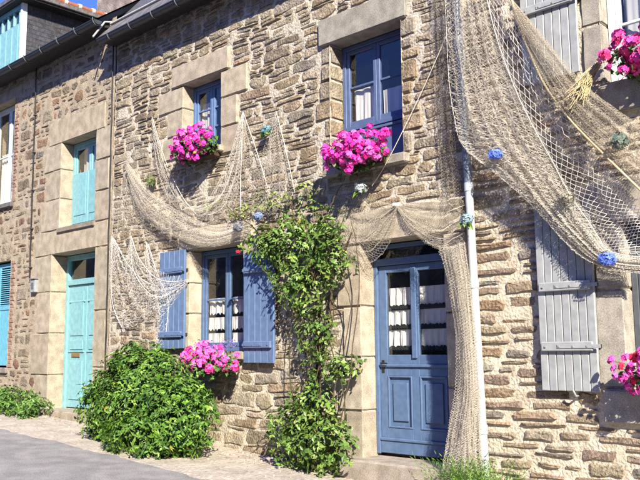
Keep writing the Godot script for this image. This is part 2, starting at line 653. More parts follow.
# ------------------------------------------------------------------ plants
func rdir() -> Vector3:
	while true:
		var p := Vector3(rng.randf_range(-1, 1), rng.randf_range(-1, 1), rng.randf_range(-1, 1))
		if p.length() < 1.0 and p.length() > 0.05:
			return p.normalized()
	return Vector3.UP

func foliage(parent: Node3D, blobs: Array, count: int, ln: float, wd: float, pal: Array, cluster := 3, shell := 0.55, called := "foliage", droop := 0.2, mt := "leaf") -> void:
	# leaf sprays spread through the volume of overlapping lobes, denser near their skins
	var mb := MB.new()
	var total := 0.0
	for b in blobs:
		total += b[1].x * b[1].y + b[1].y * b[1].z + b[1].x * b[1].z
	for b in blobs:
		var rr: Vector3 = b[1]
		var n := int(count * (rr.x * rr.y + rr.y * rr.z + rr.x * rr.z) / total)
		for i in n:
			var d := rdir()
			var k := lerpf(shell, 1.0, sqrt(rng.randf())) * (1.0 + 0.16 * fn.get_noise_3d(d.x * 90.0 + b[0].x * 70.0, d.y * 90.0, d.z * 90.0))
			var p: Vector3 = b[0] + d * rr * k
			if p.z < 0.03 or p.y < ground_y(p.x) + 0.01:
				continue
			if fn.get_noise_3d(p.x * 130.0, p.y * 130.0, p.z * 130.0) < -0.2:
				continue
			var outw := (d + Vector3.UP * 0.5 + rdir() * 0.7).normalized()
			var col: Color = tint(pal[rng.randi() % pal.size()], 0.35)
			if rng.randf() < 0.005:
				col = Color(0.26, 0.25, 0.05)
			var age := rng.randf_range(0.6, 1.25)
			for q in cluster:
				var dd := (outw.cross(rdir()).normalized() + outw * rng.randf_range(-0.1, 0.5) + Vector3.DOWN * droop).normalized()
				mb.leaf(p, dd, outw, ln * age * rng.randf_range(0.75, 1.15), wd * age * rng.randf_range(0.75, 1.15), col)
	part(called, mb, M[mt], parent, "", true)

func stem(parent: Node3D, pts: Array, r0: float, r1: float, col: Color, called := "stem") -> void:
	var mb := MB.new()
	var q := []
	for i in 17:
		q.append(spline(pts, i / 16.0) + rdir() * 0.012)
	mb.tube(q, r0, r1, 6, col)
	part(called, mb, M.bark, parent)

func umbel(col: Color, florets: int, r: float, pet: int, psize: float, ball := 0.0) -> ArrayMesh:
	# a head of small open florets on a dome (ball = 1: a full globe)
	var mb := MB.new()
	for i in florets:
		var y := lerpf(1.0, lerpf(0.0, -0.85, ball), (i + 0.5) / florets)
		var a := i * 2.39996 + rng.randf_range(-0.2, 0.2)
		var s := sqrt(maxf(0.0, 1.0 - y * y))
		var d := Vector3(s * cos(a), y, s * sin(a))
		var p := d * r * (rng.randf_range(0.72, 1.12) if ball > 0.9 else rng.randf_range(0.5, 1.2))
		var nn := (d + rdir() * 0.35).normalized()
		var e := nn.cross(rdir()).normalized()
		var g := nn.cross(e)
		var cc := tint(col, 0.16)
		for k in pet:
			var t := TAU * k / pet
			var q := e * cos(t) + g * sin(t)
			var w := e * -sin(t) + g * cos(t)
			mb.quad(p, p + q * psize * 0.6 + w * psize * 0.42 + nn * psize * 0.12, p + q * psize + nn * psize * 0.05, p + q * psize * 0.6 - w * psize * 0.42 + nn * psize * 0.12, cc)
	return mb.mesh(M.petal)

func flower_box(label: String, c: Vector3, size: Vector3, cols: Array, heads: int, extra: Array = [], trough := Color(0.10, 0.06, 0.04), trough_y := -1.0) -> Node3D:
	var t := thing("geranium_box", label, "flower box", c + Vector3(0, -size.y, -0.05), "flower boxes on the sills")
	var pl := MB.new()
	var by := c.y - size.y * 0.55 if trough_y < -0.9 else trough_y
	pl.box(Vector3(c.x - size.x * 0.66, by - 0.06, c.z - 0.2), Vector3(c.x + size.x * 0.66, by + 0.09, c.z - 0.05), trough, 0.01)
	pl.box(Vector3(c.x - size.x * 0.68, by + 0.0905, c.z - 0.21), Vector3(c.x + size.x * 0.68, by + 0.11, c.z - 0.04), trough, 0.006)
	part("trough", pl, M.clay, t)
	foliage(t, [[c + Vector3(0, -0.05, 0), size * 0.92], [c + Vector3(-size.x * 0.4, -0.08, 0.02), size * 0.55], [c + Vector3(size.x * 0.4, -0.05, 0.02), size * 0.6]], 620, 0.062, 0.064, [Color(0.05, 0.11, 0.025), Color(0.08, 0.16, 0.03), Color(0.04, 0.08, 0.02)], 1, 0.3)
	var vars := []
	for col in cols:
		for k in 4:
			vars.append(umbel(col, 17, rng.randf_range(0.04, 0.056), 5, 0.029))
	var sm := MB.new()
	for i in heads:
		# spread over the front and top of the mound by the golden angle
		var y := lerpf(0.97, -0.92, (i + 0.5) / heads)
		var a := i * 2.39996
		var d := Vector3(cos(a) * sqrt(1 - y * y), y, sin(a) * sqrt(1 - y * y))
		d.z = absf(d.z) * 0.9 + 0.1
		d = d.normalized()
		var o := MeshInstance3D.new()
		o.name = "flower_head"
		o.mesh = vars[rng.randi() % vars.size()]
		t.add_child(o, true)
		d *= 1.0 + 0.2 * fn.get_noise_3d(d.x * 120.0 + c.x * 50.0, d.y * 120.0, d.z * 120.0)
		var up := (d + Vector3(0, 0.5, 0.4) + rdir() * 0.4).normalized()
		var b := Basis(Quaternion(Vector3.UP, up)) * Basis(Vector3.UP, rng.randf() * TAU)
		o.transform = Transform3D(b.scaled(Vector3.ONE * rng.randf_range(0.5, 1.15)), c + d * size * rng.randf_range(0.6, 1.1) - t.position)
		var hp := o.position + t.position
		sm.tube([c + d * size * 0.2 + Vector3(0, -size.y * 0.5, -0.05), c + (hp - c) * 0.6 + Vector3(0, -0.01, 0), hp], 0.003, 0.002, 3, Color(0.10, 0.16, 0.04))
	part("stems", sm, M.leaf, t, "", true)
	return t

# ------------------------------------------------------------------ the scene
func _ready() -> void:
	rng.seed = 20240611
	wn.seed = 5
	wn.frequency = 0.008
	fn.seed = 9
	fn.frequency = 0.02
	fn.fractal_octaves = 3
	camera_and_light()
	materials()
	ground()
	left_house()
	main_house()
	right_house()
	house_opposite()
	pipes_and_cables()
	nets()
	flowers()
	shrubs()

func camera_and_light() -> void:
	var cam := Camera3D.new()
	cam.name = "camera"
	cam.fov = 33.398
	cam.near = 0.05
	cam.far = 400.0
	add_child(cam)
	cam.transform = Transform3D(Basis(C_RIGHT, C_UP, -C_FWD).orthonormalized(), EYE)
	cam.current = true
	var sm := ProceduralSkyMaterial.new()
	sm.sky_top_color = Color(0.20, 0.36, 0.72)
	sm.sky_horizon_color = Color(0.66, 0.73, 0.82)
	sm.sky_curve = 0.12
	sm.ground_bottom_color = Color(0.35, 0.33, 0.30)
	sm.ground_horizon_color = Color(0.55, 0.55, 0.55)
	sm.sun_angle_max = 10.0
	var sky := Sky.new()
	sky.sky_material = sm
	var env := Environment.new()
	env.background_mode = Environment.BG_SKY
	env.sky = sky
	env.tonemap_mode = Environment.TONE_MAPPER_LINEAR
	env.tonemap_exposure = 2.55
	env.background_energy_multiplier = 0.88
	env.sdfgi_enabled = true
	env.ssao_enabled = true
	env.ssil_enabled = true
	var we := WorldEnvironment.new()
	we.name = "world_environment"
	we.environment = env
	add_child(we)
	var sun := DirectionalLight3D.new()
	sun.name = "sun"
	sun.light_energy = 1.5
	sun.light_color = Color(1.0, 0.955, 0.88)
	sun.light_angular_distance = 0.53
	sun.shadow_enabled = true
	add_child(sun)
	sun.look_at_from_position(Vector3(1.5, 1.15, 1.0) * 10.0, Vector3.ZERO)

func materials() -> void:
	var mott := grain_tex(1024, 0.006, 0.045, 3, Color(0.50, 0.48, 0.45), Color(1.0, 0.985, 0.96), 0.35)
	var msand := grain_tex(512, 0.01, 0.06, 61, Color(0.72, 0.70, 0.67), Color(1, 1, 1), 0.4)
	var mgran := grain_tex(512, 0.01, 0.12, 71, Color(0.66, 0.65, 0.63), Color(1, 1, 1), 0.6)
	var tar := grain_tex(512, 0.008, 0.15, 81, Color(0.66, 0.66, 0.67), Color(1, 1, 1), 0.7)
	var grain := noise_tex(512, 0.05, 5, 11, Color(0, 0, 0), Color(1, 1, 1), 0.3)
	var soft := noise_tex(512, 0.02, 4, 21, Color(0.78, 0.77, 0.76), Color(1, 1, 1), 0.1)
	var speck := noise_tex(512, 0.09, 3, 31, Color(0.7, 0.69, 0.68), Color(1, 1, 1), 0.5)
	var patch := noise_tex(512, 0.006, 6, 41, Color(0.60, 0.58, 0.56), Color(1, 1, 1), 0.12)
	var worn := noise_tex(512, 0.015, 5, 51, Color(0.86, 0.87, 0.88), Color(1, 1, 1), 0.05)
	mat("stone", 0.9, mott, 0.8, grain, 1.4)
	mat("mortar", 0.95, msand, 0.9, grain, 1.1)
	mat("pointing", 0.95, msand, 0.9, grain, 0.5)
	mat("granite", 0.9, mgran, 0.9, speck, 0.25)
	mat("render", 0.92, patch, 0.6, grain, 0.8)
	mat("paint", 0.42, worn, 1.1, soft, 0.1)
	mat("asphalt", 0.9, tar, 0.55, speck, 0.8)
	mat("pavement", 0.95, msand, 0.5, grain, 1.4)
	mat("clay", 0.8, mott, 2.5)
	mat("slate", 0.55, mott, 1.5, grain, 0.5)
	mat("metal", 0.45, worn, 1.6)
	M.metal.metallic = 0.25
	mat("plastic", 0.4, worn, 1.2)
	mat("twine", 0.9, null, 1.0)
	mat("bark", 0.9, mott, 4.0, grain, 1.0)
	mat("lace", 0.9, null, 1.0)
	M.lace.backlight = Color(0.5, 0.5, 0.5)
	M.lace.cull_mode = BaseMaterial3D.CULL_DISABLED
	mat("inside", 0.9, soft, 0.7)
	mat("leaf", 0.42, null, 1.0)
	M.leaf.backlight = Color(0.35, 0.42, 0.15)
	M.leaf.cull_mode = BaseMaterial3D.CULL_DISABLED
	mat("petal", 0.6, null, 1.0)
	M.petal.backlight = Color(0.6, 0.6, 0.6)
	M.petal.cull_mode = BaseMaterial3D.CULL_DISABLED
	var g := StandardMaterial3D.new()
	g.resource_name = "glass"
	g.albedo_color = Color(0.12, 0.14, 0.14, 0.1)
	g.transparency = BaseMaterial3D.TRANSPARENCY_ALPHA
	g.roughness = 0.03
	g.metallic_specular = 0.5
	M.glass = g

func ground() -> void:
	# the asphalt goes on to the horizon; the pavement strip lies on it along the houses
	var mb := MB.new()
	var xs := [-200.0, -80.0, -30.0, -20.0, -14.0, -9.0, -4.5, 0.0, 4.5, 9.0, 20.0, 60.0, 200.0]
	var zs := [-160.0, -30.0, -6.0, 0.0, 3.0, 8.0, 20.0, 60.0, 200.0]
	for i in xs.size() - 1:
		for j in zs.size() - 1:
			mb.quad(Vector3(xs[i], ground_y(xs[i]), zs[j + 1]), Vector3(xs[i], ground_y(xs[i]), zs[j]), Vector3(xs[i + 1], ground_y(xs[i + 1]), zs[j]), Vector3(xs[i + 1], ground_y(xs[i + 1]), zs[j + 1]), Color(0.32, 0.31, 0.295))
	setting("road", mb, M.asphalt)
	var pv := MB.new()
	var k := 220
	for i in k:
		var q := []
		for t in [i, i + 1]:
			var x := lerpf(-13.0, 9.0, float(t) / k)
			var edge := 1.47 + 0.09 * fn.get_noise_1d(x * 30.0) + 0.05 * fn.get_noise_1d(x * 160.0 + 50.0)
			var row := []
			for s in 9:
				var z := lerpf(-0.3, edge, s / 8.0)
				row.append(Vector3(x, ground_y(x) + (0.012 + 0.014 * fn.get_noise_2d(x * 70.0, z * 70.0) if s < 8 else 0.001) + maxf(0.0, 0.25 - z) * 0.08, z))
			q.append(row)
		for s in 8:
			pv.quad(q[0][s + 1], q[0][s], q[1][s], q[1][s + 1], Color(0.52, 0.475, 0.405))
	setting("pavement", pv, M.pavement)

func left_house() -> void:
	var h := thing("stone_house", "stone house with turquoise door and window and slate dormer", "house", Vector3(-9, 0, 0))
	var holes := [[-7.64, -6.16, 0.1, 2.97], [-7.41, -6.22, 3.43, 5.05], [-10.62, -9.4, 4.2, 6.36], [-10.6, -9.3, 0.92, 3.0]]
	var w := MB.new()
	wall_sheet(w, -12.2, -5.68, -0.3, 7.0, holes, 0.012, -0.4, 0.01, Color(0.47, 0.405, 0.315))
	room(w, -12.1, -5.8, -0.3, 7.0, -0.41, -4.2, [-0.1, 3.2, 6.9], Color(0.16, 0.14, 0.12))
	var wall := part("wall", w, M.pointing, h)
	# dressed stones round the openings
	var g := Color(0.50, 0.44, 0.345)
	var taken := holes.duplicate()
	var blocks := [
		["lintel", -8.3, -5.76, 2.98, 3.42], ["lintel", -7.9, -5.95, 5.06, 5.52],
		["jamb_stone", -8.36, -7.64, 2.3, 2.97], ["jamb_stone", -8.15, -7.64, 1.55, 2.29], ["jamb_stone", -8.3, -7.64, 0.8, 1.54], ["jamb_stone", -8.1, -7.64, 0.05, 0.79],
		["jamb_stone", -6.16, -5.74, 1.9, 2.97], ["jamb_stone", -6.16, -5.78, 0.95, 1.89], ["jamb_stone", -6.16, -5.74, 0.0, 0.94],
		["jamb_stone", -8.1, -7.41, 3.43, 4.0], ["jamb_stone", -7.95, -7.41, 4.01, 4.55], ["jamb_stone", -8.05, -7.41, 4.56, 5.05],
		["jamb_stone", -6.22, -5.72, 3.43, 3.95], ["jamb_stone", -6.22, -5.78, 3.96, 4.5], ["jamb_stone", -6.22, -5.72, 4.51, 5.05],
		["lintel", -10.9, -9.1, 6.37, 6.62],
	]
	for b in blocks:
		block(h, b[0], b[1], b[2], b[3], b[4], -0.36, 0.028, g, "granite")
		taken.append([b[1], b[2], b[3], b[4]])
	# brick edging of the two far windows
	for hole in [holes[2], holes[3]]:
		var y: float = hole[2]
		var i := 0
		while y < hole[3] - 0.03:
			var wd := 0.20 if i % 2 == 0 else 0.15
			block(h, "brick", hole[1], hole[1] + wd, y, y + 0.068, -0.2, 0.022 + (0.001 if i % 2 else 0.0), Color(0.40, 0.27, 0.22), "granite", 0.004)
			y += 0.072
			i += 1
		taken.append([hole[1], hole[1] + 0.22, hole[2], hole[3]])
	rubble(wall, -12.2, -5.7, -0.2, 6.95, taken, {"w0": 3, "w1": 9, "h0": 3, "h1": 7, "big": 0.15, "j0": 0.02, "j1": 0.06, "p0": 0.015, "p1": 0.022, "wob": 0.1,
		"pal": [Color(0.38, 0.31, 0.235), Color(0.33, 0.28, 0.22), Color(0.42, 0.36, 0.28), Color(0.27, 0.18, 0.14), Color(0.38, 0.26, 0.18), Color(0.43, 0.38, 0.31), Color(0.32, 0.29, 0.26)]})
	# turquoise joinery
	var teal := Color(0.235, 0.485, 0.53)
	var win := window(h, -7.41, -6.22, 3.45, 5.05, -0.24, teal, 2, 2, 1, 0.07)
	for x in [-7.34, -6.81]:
		var pb := MB.new()
		pb.box(Vector3(x, 3.53, -0.223), Vector3(x + 0.52, 4.47, -0.19), teal, 0.006)
		pb.box(Vector3(x + 0.06, 3.68, -0.1895), Vector3(x + 0.46, 4.42, -0.18), tint(teal, 0.05), 0.006)
		part("shutter_panel", pb, M.paint, win)
	curtain(win, -7.2, -6.4, 4.45, 4.95, -0.32, 40.0, 0.0, Color(0.5, 0.5, 0.48))
	block(h, "sill", -7.46, -6.18, 3.36, 3.455, -0.3, 0.06, Color(0.34, 0.3, 0.25), "granite", 0.01)
	var df := MB.new()
	for b in [[-7.64, -7.56, 0.2, 2.97], [-6.24, -6.16, 0.2, 2.97]]:
		df.box(Vector3(b[0], b[2], -0.36), Vector3(b[1], b[3], -0.27), teal)
	df.box(Vector3(-7.56, 2.88, -0.36), Vector3(-6.24, 2.97, -0.27), teal)
	df.box(Vector3(-7.56, 2.42, -0.36), Vector3(-6.24, 2.52, -0.265), teal)
	part("door_frame", df, M.paint, h)
	var tg := MB.new()
	tg.box(Vector3(-7.56, 2.52, -0.33), Vector3(-6.24, 2.88, -0.325), W, 0.001)
	part("transom_pane", tg, M.glass, h)
	for lf in [[-7.56, -6.92], [-6.915, -6.24]]:
		var d := MB.new()
		d.box(Vector3(lf[0] + 0.003, 0.22, -0.345), Vector3(lf[1] - 0.003, 2.415, -0.3), teal, 0.004)
		var leaf := part("door", d, M.paint, h)
		for py in [[0.36, 1.05], [1.25, 1.42], [1.5, 2.3]]:
			var p := MB.new()
			p.box(Vector3(lf[0] + 0.1, py[0], -0.2995), Vector3(lf[1] - 0.1, py[1], -0.285), tint(teal, 0.05), 0.01)
			part("panel", p, M.paint, leaf)
		for hy in [1.2, 2.1]:
			var p := MB.new()
			p.box(Vector3(lf[0] + 0.04, hy, -0.2995), Vector3(lf[1] - 0.05, hy + 0.03, -0.28), tint(teal, 0.05), 0.006)
			part("moulding", p, M.paint, leaf)
	var ls := MB.new()
	ls.box(Vector3(-7.38, 1.12, -0.2845), Vector3(-7.1, 1.19, -0.275), Color(0.3, 0.2, 0.1), 0.004)
	part("letter_slot", ls, M.metal, h)
	block(h, "doorstep", -7.8, -5.9, 0.02, 0.205, -0.36, 0.22, Color(0.42, 0.37, 0.3))
	# far windows
	var fw := window(h, -10.62, -9.4, 4.22, 6.36, -0.2, Color(0.60, 0.70, 0.69), 2, 2)
	curtain(fw, -10.5, -9.5, 4.3, 5.4, -0.27, 55.0, 0.0, Color(0.8, 0.8, 0.78))
	block(h, "sill", -10.7, -9.3, 4.1, 4.205, -0.25, 0.08, Color(0.2, 0.2, 0.2))
	var sh := MB.new()
	var b2 := Color(0.16, 0.46, 0.60)
	for b in [[-9.94, -9.88, 0.95, 2.98], [-9.37, -9.31, 0.95, 2.98]]:
		sh.box(Vector3(b[0], b[2], -0.1), Vector3(b[1], b[3], -0.06), b2)
	for y in [0.95, 2.05, 2.9]:
		sh.box(Vector3(-9.88, y, -0.1), Vector3(-9.37, y + 0.08, -0.061), b2)
	sh.box(Vector3(-9.88, 1.03, -0.095), Vector3(-9.37, 2.05, -0.075), b2)
	sh.box(Vector3(-10.58, 0.95, -0.1), Vector3(-9.95, 2.98, -0.06), b2)
	var lo := part("louvred_shutter", sh, M.paint, h, "blue louvred shutter closed over the ground floor window")
	for i in 18:
		var s := MB.new()
		s.xf = Transform3D(Basis(Vector3.RIGHT, 0.6), Vector3(0, 2.15 + i * 0.042, -0.08))
		s.box(Vector3(-9.88, -0.004, -0.03), Vector3(-9.37, 0.004, 0.025), b2, 0.002)
		part("slat", s, M.paint, lo)
	block(h, "sill", -10.7, -9.25, 0.8, 0.915, -0.2, 0.07, Color(0.33, 0.3, 0.27))
	# roof, gutter, dormer, chimney
	var r := MB.new()
	var sl := Color(0.075, 0.08, 0.095)
	r.quad(Vector3(-12.2, 6.86, 0.38), Vector3(-12.2, 10.1, -4.0), Vector3(-5.72, 10.1, -4.0), Vector3(-5.72, 6.86, 0.38), sl)
	r.quad(Vector3(-12.2, 6.83, 0.38), Vector3(-5.72, 6.83, 0.38), Vector3(-5.72, 10.05, -4.0), Vector3(-12.2, 10.05, -4.0), sl)
	r.box(Vector3(-12.2, 6.76, -0.1), Vector3(-5.75, 6.82, 0.34), Color(0.04, 0.045, 0.05))
	r.quad(Vector3(-12.2, 10.1, -4.0), Vector3(-12.2, 6.9, -8.0), Vector3(-5.72, 6.9, -8.0), Vector3(-5.72, 10.1, -4.0), sl)
	part("roof", r, M.slate, h)
	gutter(h, -12.2, -5.62, 6.79, 0.41)
	dormer(h)
	var ch := MB.new()
	ch.box(Vector3(-11.0, 8.6, -3.6), Vector3(-9.4, 12.0, -2.7), Color(0.42, 0.36, 0.33), 0.02)
	part("chimney", ch, M.render, h)
	# meter box beside the door
	var mbx := MB.new()
	mbx.box(Vector3(-8.32, 2.32, 0.0), Vector3(-8.14, 2.56, 0.09), Color(0.32, 0.34, 0.36), 0.01)
	mbx.box(Vector3(-8.34, 2.561, 0.0), Vector3(-8.12, 2.585, 0.11), Color(0.2, 0.2, 0.2), 0.006)
	mbx.box(Vector3(-8.27, 2.38, 0.0905), Vector3(-8.19, 2.5, 0.095), Color(0.12, 0.15, 0.18), 0.002)
	part("meter_box", mbx, M.plastic, h)

func gutter(h: Node3D, x0: float, x1: float, y: float, z: float) -> void:
	var mb := MB.new()
	var r := 0.075
	var k := 10
	var col := Color(0.055, 0.065, 0.075)
	for s in k:
		var a := PI + PI * s / k
		var b := PI + PI * (s + 1) / k
		mb.quad(Vector3(x0, y + r * sin(a), z + r * cos(a)), Vector3(x0, y + r * sin(b), z + r * cos(b)), Vector3(x1, y + r * sin(b), z + r * cos(b)), Vector3(x1, y + r * sin(a), z + r * cos(a)), col)
	for e in [x0, x1]:
		for s in k:
			var a := PI + PI * s / k
			var b := PI + PI * (s + 1) / k
			mb.tri(Vector3(e, y, z), Vector3(e, y + r * sin(a), z + r * cos(a)), Vector3(e, y + r * sin(b), z + r * cos(b)), col)
	mb.tube([Vector3(x0, y, z + r), Vector3(x1, y, z + r)], 0.011, 0.011, 6, col)
	var g := part("gutter", mb, M.metal, h)
	var x := x0 + 0.35
	while x < x1:
		var br := MB.new()
		var pts := []
		for s in 9:
			var a := PI + PI * s / 8.0
			pts.append(Vector3(x, y + (r + 0.008) * sin(a), z + (r + 0.008) * cos(a)))
		pts.append(Vector3(x, y + 0.03, z + r + 0.012))
		br.tube(pts, 0.009, 0.009, 5, Color(0.16, 0.17, 0.18))
		part("bracket", br, M.metal, g)
		x += 0.62

func dormer(h: Node3D) -> void:
	var teal := Color(0.235, 0.485, 0.53)
	var f := MB.new()
	f.box(Vector3(-11.6, 7.05, -0.12), Vector3(-9.47, 8.05, -0.06), teal)
	f.box(Vector3(-11.6, 8.36, -0.12), Vector3(-9.47, 8.455, -0.05), teal)
	for i in 8:
		var x := -9.55 - i * 0.27
		f.box(Vector3(x - 0.025, 8.05, -0.12), Vector3(x + 0.025, 8.36, -0.06), teal)
		f.box(Vector3(x - 0.03, 7.05, -0.0595), Vector3(x - 0.015, 8.0, -0.045), tint(teal, 0.05))
	f.box(Vector3(-9.47, 7.02, -0.16), Vector3(-9.4, 8.455, -0.04), Color(0.62, 0.66, 0.7))
	var d := part("dormer", f, M.paint, h, "turquoise boarded dormer front with a row of small panes")
	var gl := MB.new()
	gl.box(Vector3(-11.6, 8.05, -0.1), Vector3(-9.5, 8.36, -0.095), W, 0.001)
	part("pane", gl, M.glass, d)
	var bk := MB.new()
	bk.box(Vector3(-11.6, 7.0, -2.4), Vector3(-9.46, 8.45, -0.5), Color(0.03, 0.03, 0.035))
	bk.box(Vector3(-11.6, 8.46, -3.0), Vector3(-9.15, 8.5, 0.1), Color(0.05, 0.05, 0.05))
	bk.box(Vector3(-11.6, 8.5005, -3.0), Vector3(-9.1, 8.6, 0.12), Color(0.2, 0.2, 0.2), 0.01)
	part("dormer_roof", bk, M.slate, d)
	# slate hung cheek, every slate lapped over the one below
	var s := MB.new()
	var row := 0
	var y := 7.0
	while y < 8.36:
		var z := -0.17 + (0.07 if row % 2 else 0.0)
		while z > -2.4:
			s.xf = Transform3D(Basis(Vector3.BACK, 0.05 + rng.randf_range(-0.012, 0.012)), Vector3(-9.445, y, z))
			s.box(Vector3(0.0, 0.0, -0.136), Vector3(0.006, 0.13, 0.0), tint(Color(0.085, 0.09, 0.115), 0.22), 0.0015)
			z -= 0.14
		y += 0.095
		row += 1
	part("slate_cheek", s, M.slate, d, "", true)
	# clay ridge tiles along the verge, bedded in white mortar
	for i in 9:
		var t := MB.new()
		var z := 0.1 - i * 0.33
		t.tube([Vector3(-9.15, 8.63, z), Vector3(-9.15, 8.63, z - 0.29)], 0.06, 0.055, 8, Color(0.50, 0.17, 0.08))
		part("ridge_tile", t, M.clay, d)
		var q := MB.new()
		q.tube([Vector3(-9.145, 8.635, z - 0.275), Vector3(-9.145, 8.635, z - 0.345)], 0.068, 0.068, 8, Color(0.75, 0.73, 0.7))
		part("mortar_bed", q, M.mortar, d)

func main_house() -> void:
	var h := thing("stone_house", "rubble stone house with blue door, blue shutters and pink geraniums", "house", Vector3(-2, 0, 0))
	var ul := [-3.71, -2.81, 4.15, 5.26]
	var ur := [-0.62, 0.48, 3.45, 5.07]
	var ll := [-3.48, -2.30, 1.2, 2.67]
	var dr := [-0.17, 1.02, -0.02, 2.45]
	var holes := [ul, ur, ll, dr]
	var w := MB.new()
	wall_sheet(w, -5.68, 1.34, -0.7, 6.75, holes, -0.002, -0.3, 0.018, Color(0.64, 0.59, 0.50))
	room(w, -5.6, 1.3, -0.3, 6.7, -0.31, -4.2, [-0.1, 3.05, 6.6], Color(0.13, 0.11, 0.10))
	var wall := part("wall", w, M.mortar, h)
	var g := Color(0.50, 0.44, 0.345)
	var taken := holes.duplicate()
	var tops := [Color(0.471, 0.416, 0.328), Color(0.421, 0.379, 0.303), Color(0.522, 0.459, 0.358), Color(0.376, 0.317, 0.246), Color(0.456, 0.376, 0.275), Color(0.544, 0.490, 0.393), Color(0.392, 0.358, 0.308), Color(0.476, 0.392, 0.287), Color(0.463, 0.421, 0.345)]
	var gray := Color(0.40, 0.38, 0.335)
	var blocks := [
		["lintel", -3.99, -2.62, 5.27, 5.61, 0], ["jamb_stone", -4.36, -3.71, 4.91, 5.26, 0], ["jamb_stone", -4.1, -3.71, 4.5, 4.9, 0], ["jamb_stone", -4.22, -3.71, 4.14, 4.49, 0],
		["jamb_stone", -2.81, -2.23, 4.86, 5.26, 0], ["jamb_stone", -2.81, -2.44, 4.42, 4.85, 0], ["jamb_stone", -2.81, -2.3, 4.02, 4.41, 0],
		["lintel", -0.82, 0.6, 5.08, 5.44, 1], ["lintel", -3.75, -2.1, 2.68, 3.0, 0], ["jamb_stone", -3.8, -3.48, 2.2, 2.67, 3], ["jamb_stone", -3.7, -3.48, 1.75, 2.19, 3], ["jamb_stone", -3.85, -3.48, 1.2, 1.74, 3],
		["jamb_stone", -2.30, -1.95, 1.9, 2.67, 0], ["jamb_stone", -2.30, -2.0, 1.2, 1.89, 0],
		["lintel", -0.5, 1.3, 2.46, 2.84, 0], ["jamb_stone", -0.56, -0.17, 1.72, 2.45, 0], ["jamb_stone", -0.46, -0.17, 1.12, 1.71, 3], ["jamb_stone", -0.56, -0.17, 0.5, 1.11, 0], ["jamb_stone", -0.44, -0.17, -0.3, 0.49, 0],
		["jamb_stone", 1.02, 1.3, 1.6, 2.45, 0], ["jamb_stone", 1.02, 1.33, 0.8, 1.59, 0], ["jamb_stone", 1.02, 1.3, -0.3, 0.79, 0],
	]
	# the window over the door has jambs of small rough stones
	for side in [-1, 1]:
		var y := 3.45
		while y < 5.06:
			var hh := minf(rng.randf_range(0.1, 0.27), 5.07 - y)
			if 5.07 - y - hh < 0.07:
				hh = 5.07 - y
			var wd := rng.randf_range(0.12, 0.34)
			blocks.append(["jamb_stone", -0.62 - wd if side < 0 else 0.48, -0.62 if side < 0 else 0.48 + wd, y, y + hh, 4 + rng.randi() % 3])
			y += hh + 0.004
	for b in blocks:
		block(h, b[0], b[1], b[2], b[3], b[4], -0.31, (0.035 if b[5] < 4 else 0.022) if b[0] == "jamb_stone" else 0.05, [g, gray, Color(0.44, 0.38, 0.30), Color(0.58, 0.51, 0.395), tops[0], tops[4], tops[6]][b[5]], "granite" if b[5] < 4 else "stone", 0.012 if b[5] < 4 else 0.022)
		taken.append([b[1], b[2], b[3], b[4]])
	rubble(wall, -5.66, 1.36, -0.6, 6.75, taken, {"cw": 0.045, "ch": 0.028, "w0": 4, "w1": 13, "h0": 2, "h1": 5, "big": 0.15, "flat": 1.5, "low": 0.95, "j0": 0.005, "j1": 0.018, "p0": 0.006, "p1": 0.021, "wob": 0.14, "vary": 0.13, "pal": tops})
	# sills
	block(h, "sill", -3.8, -2.72, 4.05, 4.15, -0.25, 0.1, g)
	block(h, "sill", -0.72, 0.58, 3.33, 3.45, -0.25, 0.1, gray)
	block(h, "sill", -3.55, -2.22, 1.08, 1.2, -0.25, 0.09, g)
	var blue := Color(0.105, 0.165, 0.295)
	var slate_blue := Color(0.10, 0.145, 0.275)
	var a := window(h, -3.71, -2.81, 4.15, 5.26, -0.2, Color(0.12, 0.20, 0.39), 2, 3)
	curtain(a, -3.6, -3.26, 4.3, 5.0, -0.27, 40.0, 0.03, Color(0.6, 0.6, 0.58))
	var b := window(h, -0.62, 0.48, 3.95, 5.07, -0.23, slate_blue, 2, 2)
	curtain(b, -0.5, -0.1, 4.0, 4.5, -0.29, 40.0, 0.02, Color(0.75, 0.74, 0.7))
	curtain(b, -0.03, 0.4, 4.0, 4.4, -0.29, 40.0, 0.02, Color(0.75, 0.74, 0.7))
	var ap := MB.new()
	ap.box(Vector3(-0.62, 3.45, -0.28), Vector3(0.48, 3.945, -0.21), slate_blue, 0.006)
	ap.box(Vector3(-0.55, 3.9, -0.2095), Vector3(0.41, 3.935, -0.19), slate_blue, 0.006)
	part("window_apron", ap, M.paint, h)
	var c := window(h, -3.48, -2.30, 1.2, 2.67, -0.21, blue, 2, 2)
	for x in [[-3.40, -2.92], [-2.87, -2.38]]:
		for t in [[1.72, 1.97], [1.49, 1.69], [1.27, 1.46]]:
			curtain(c, x[0], x[1], t[0], t[1], -0.265, 46.0, 0.035, Color(0.8, 0.8, 0.77), "white scalloped lace tier")
	shutter(h, -4.17, -3.54, 1.24, 2.70, 5, [1.45, 2.4], Color(0.135, 0.205, 0.35), 0.0, false)
	shutter(h, -2.22, -1.59, 1.04, 2.52, 5, [1.28, 2.28], Color(0.135, 0.205, 0.35), -0.05, true)
	front_door(h, blue)
	block(h, "doorstep", -0.45, 1.2, -0.42, -0.025, -0.3, 0.24, Color(0.40, 0.36, 0.31), "granite", 0.02)
	# roof and gutter
	var r := MB.new()
	var sl := Color(0.16, 0.165, 0.175)
	r.quad(Vector3(-5.72, 6.53, 0.32), Vector3(-5.72, 11.4, -3.9), Vector3(1.34, 11.4, -3.9), Vector3(1.34, 6.53, 0.32), sl)
	r.quad(Vector3(-5.72, 6.5, 0.32), Vector3(1.34, 6.5, 0.32), Vector3(1.34, 11.3, -3.9), Vector3(-5.72, 11.3, -3.9), sl)
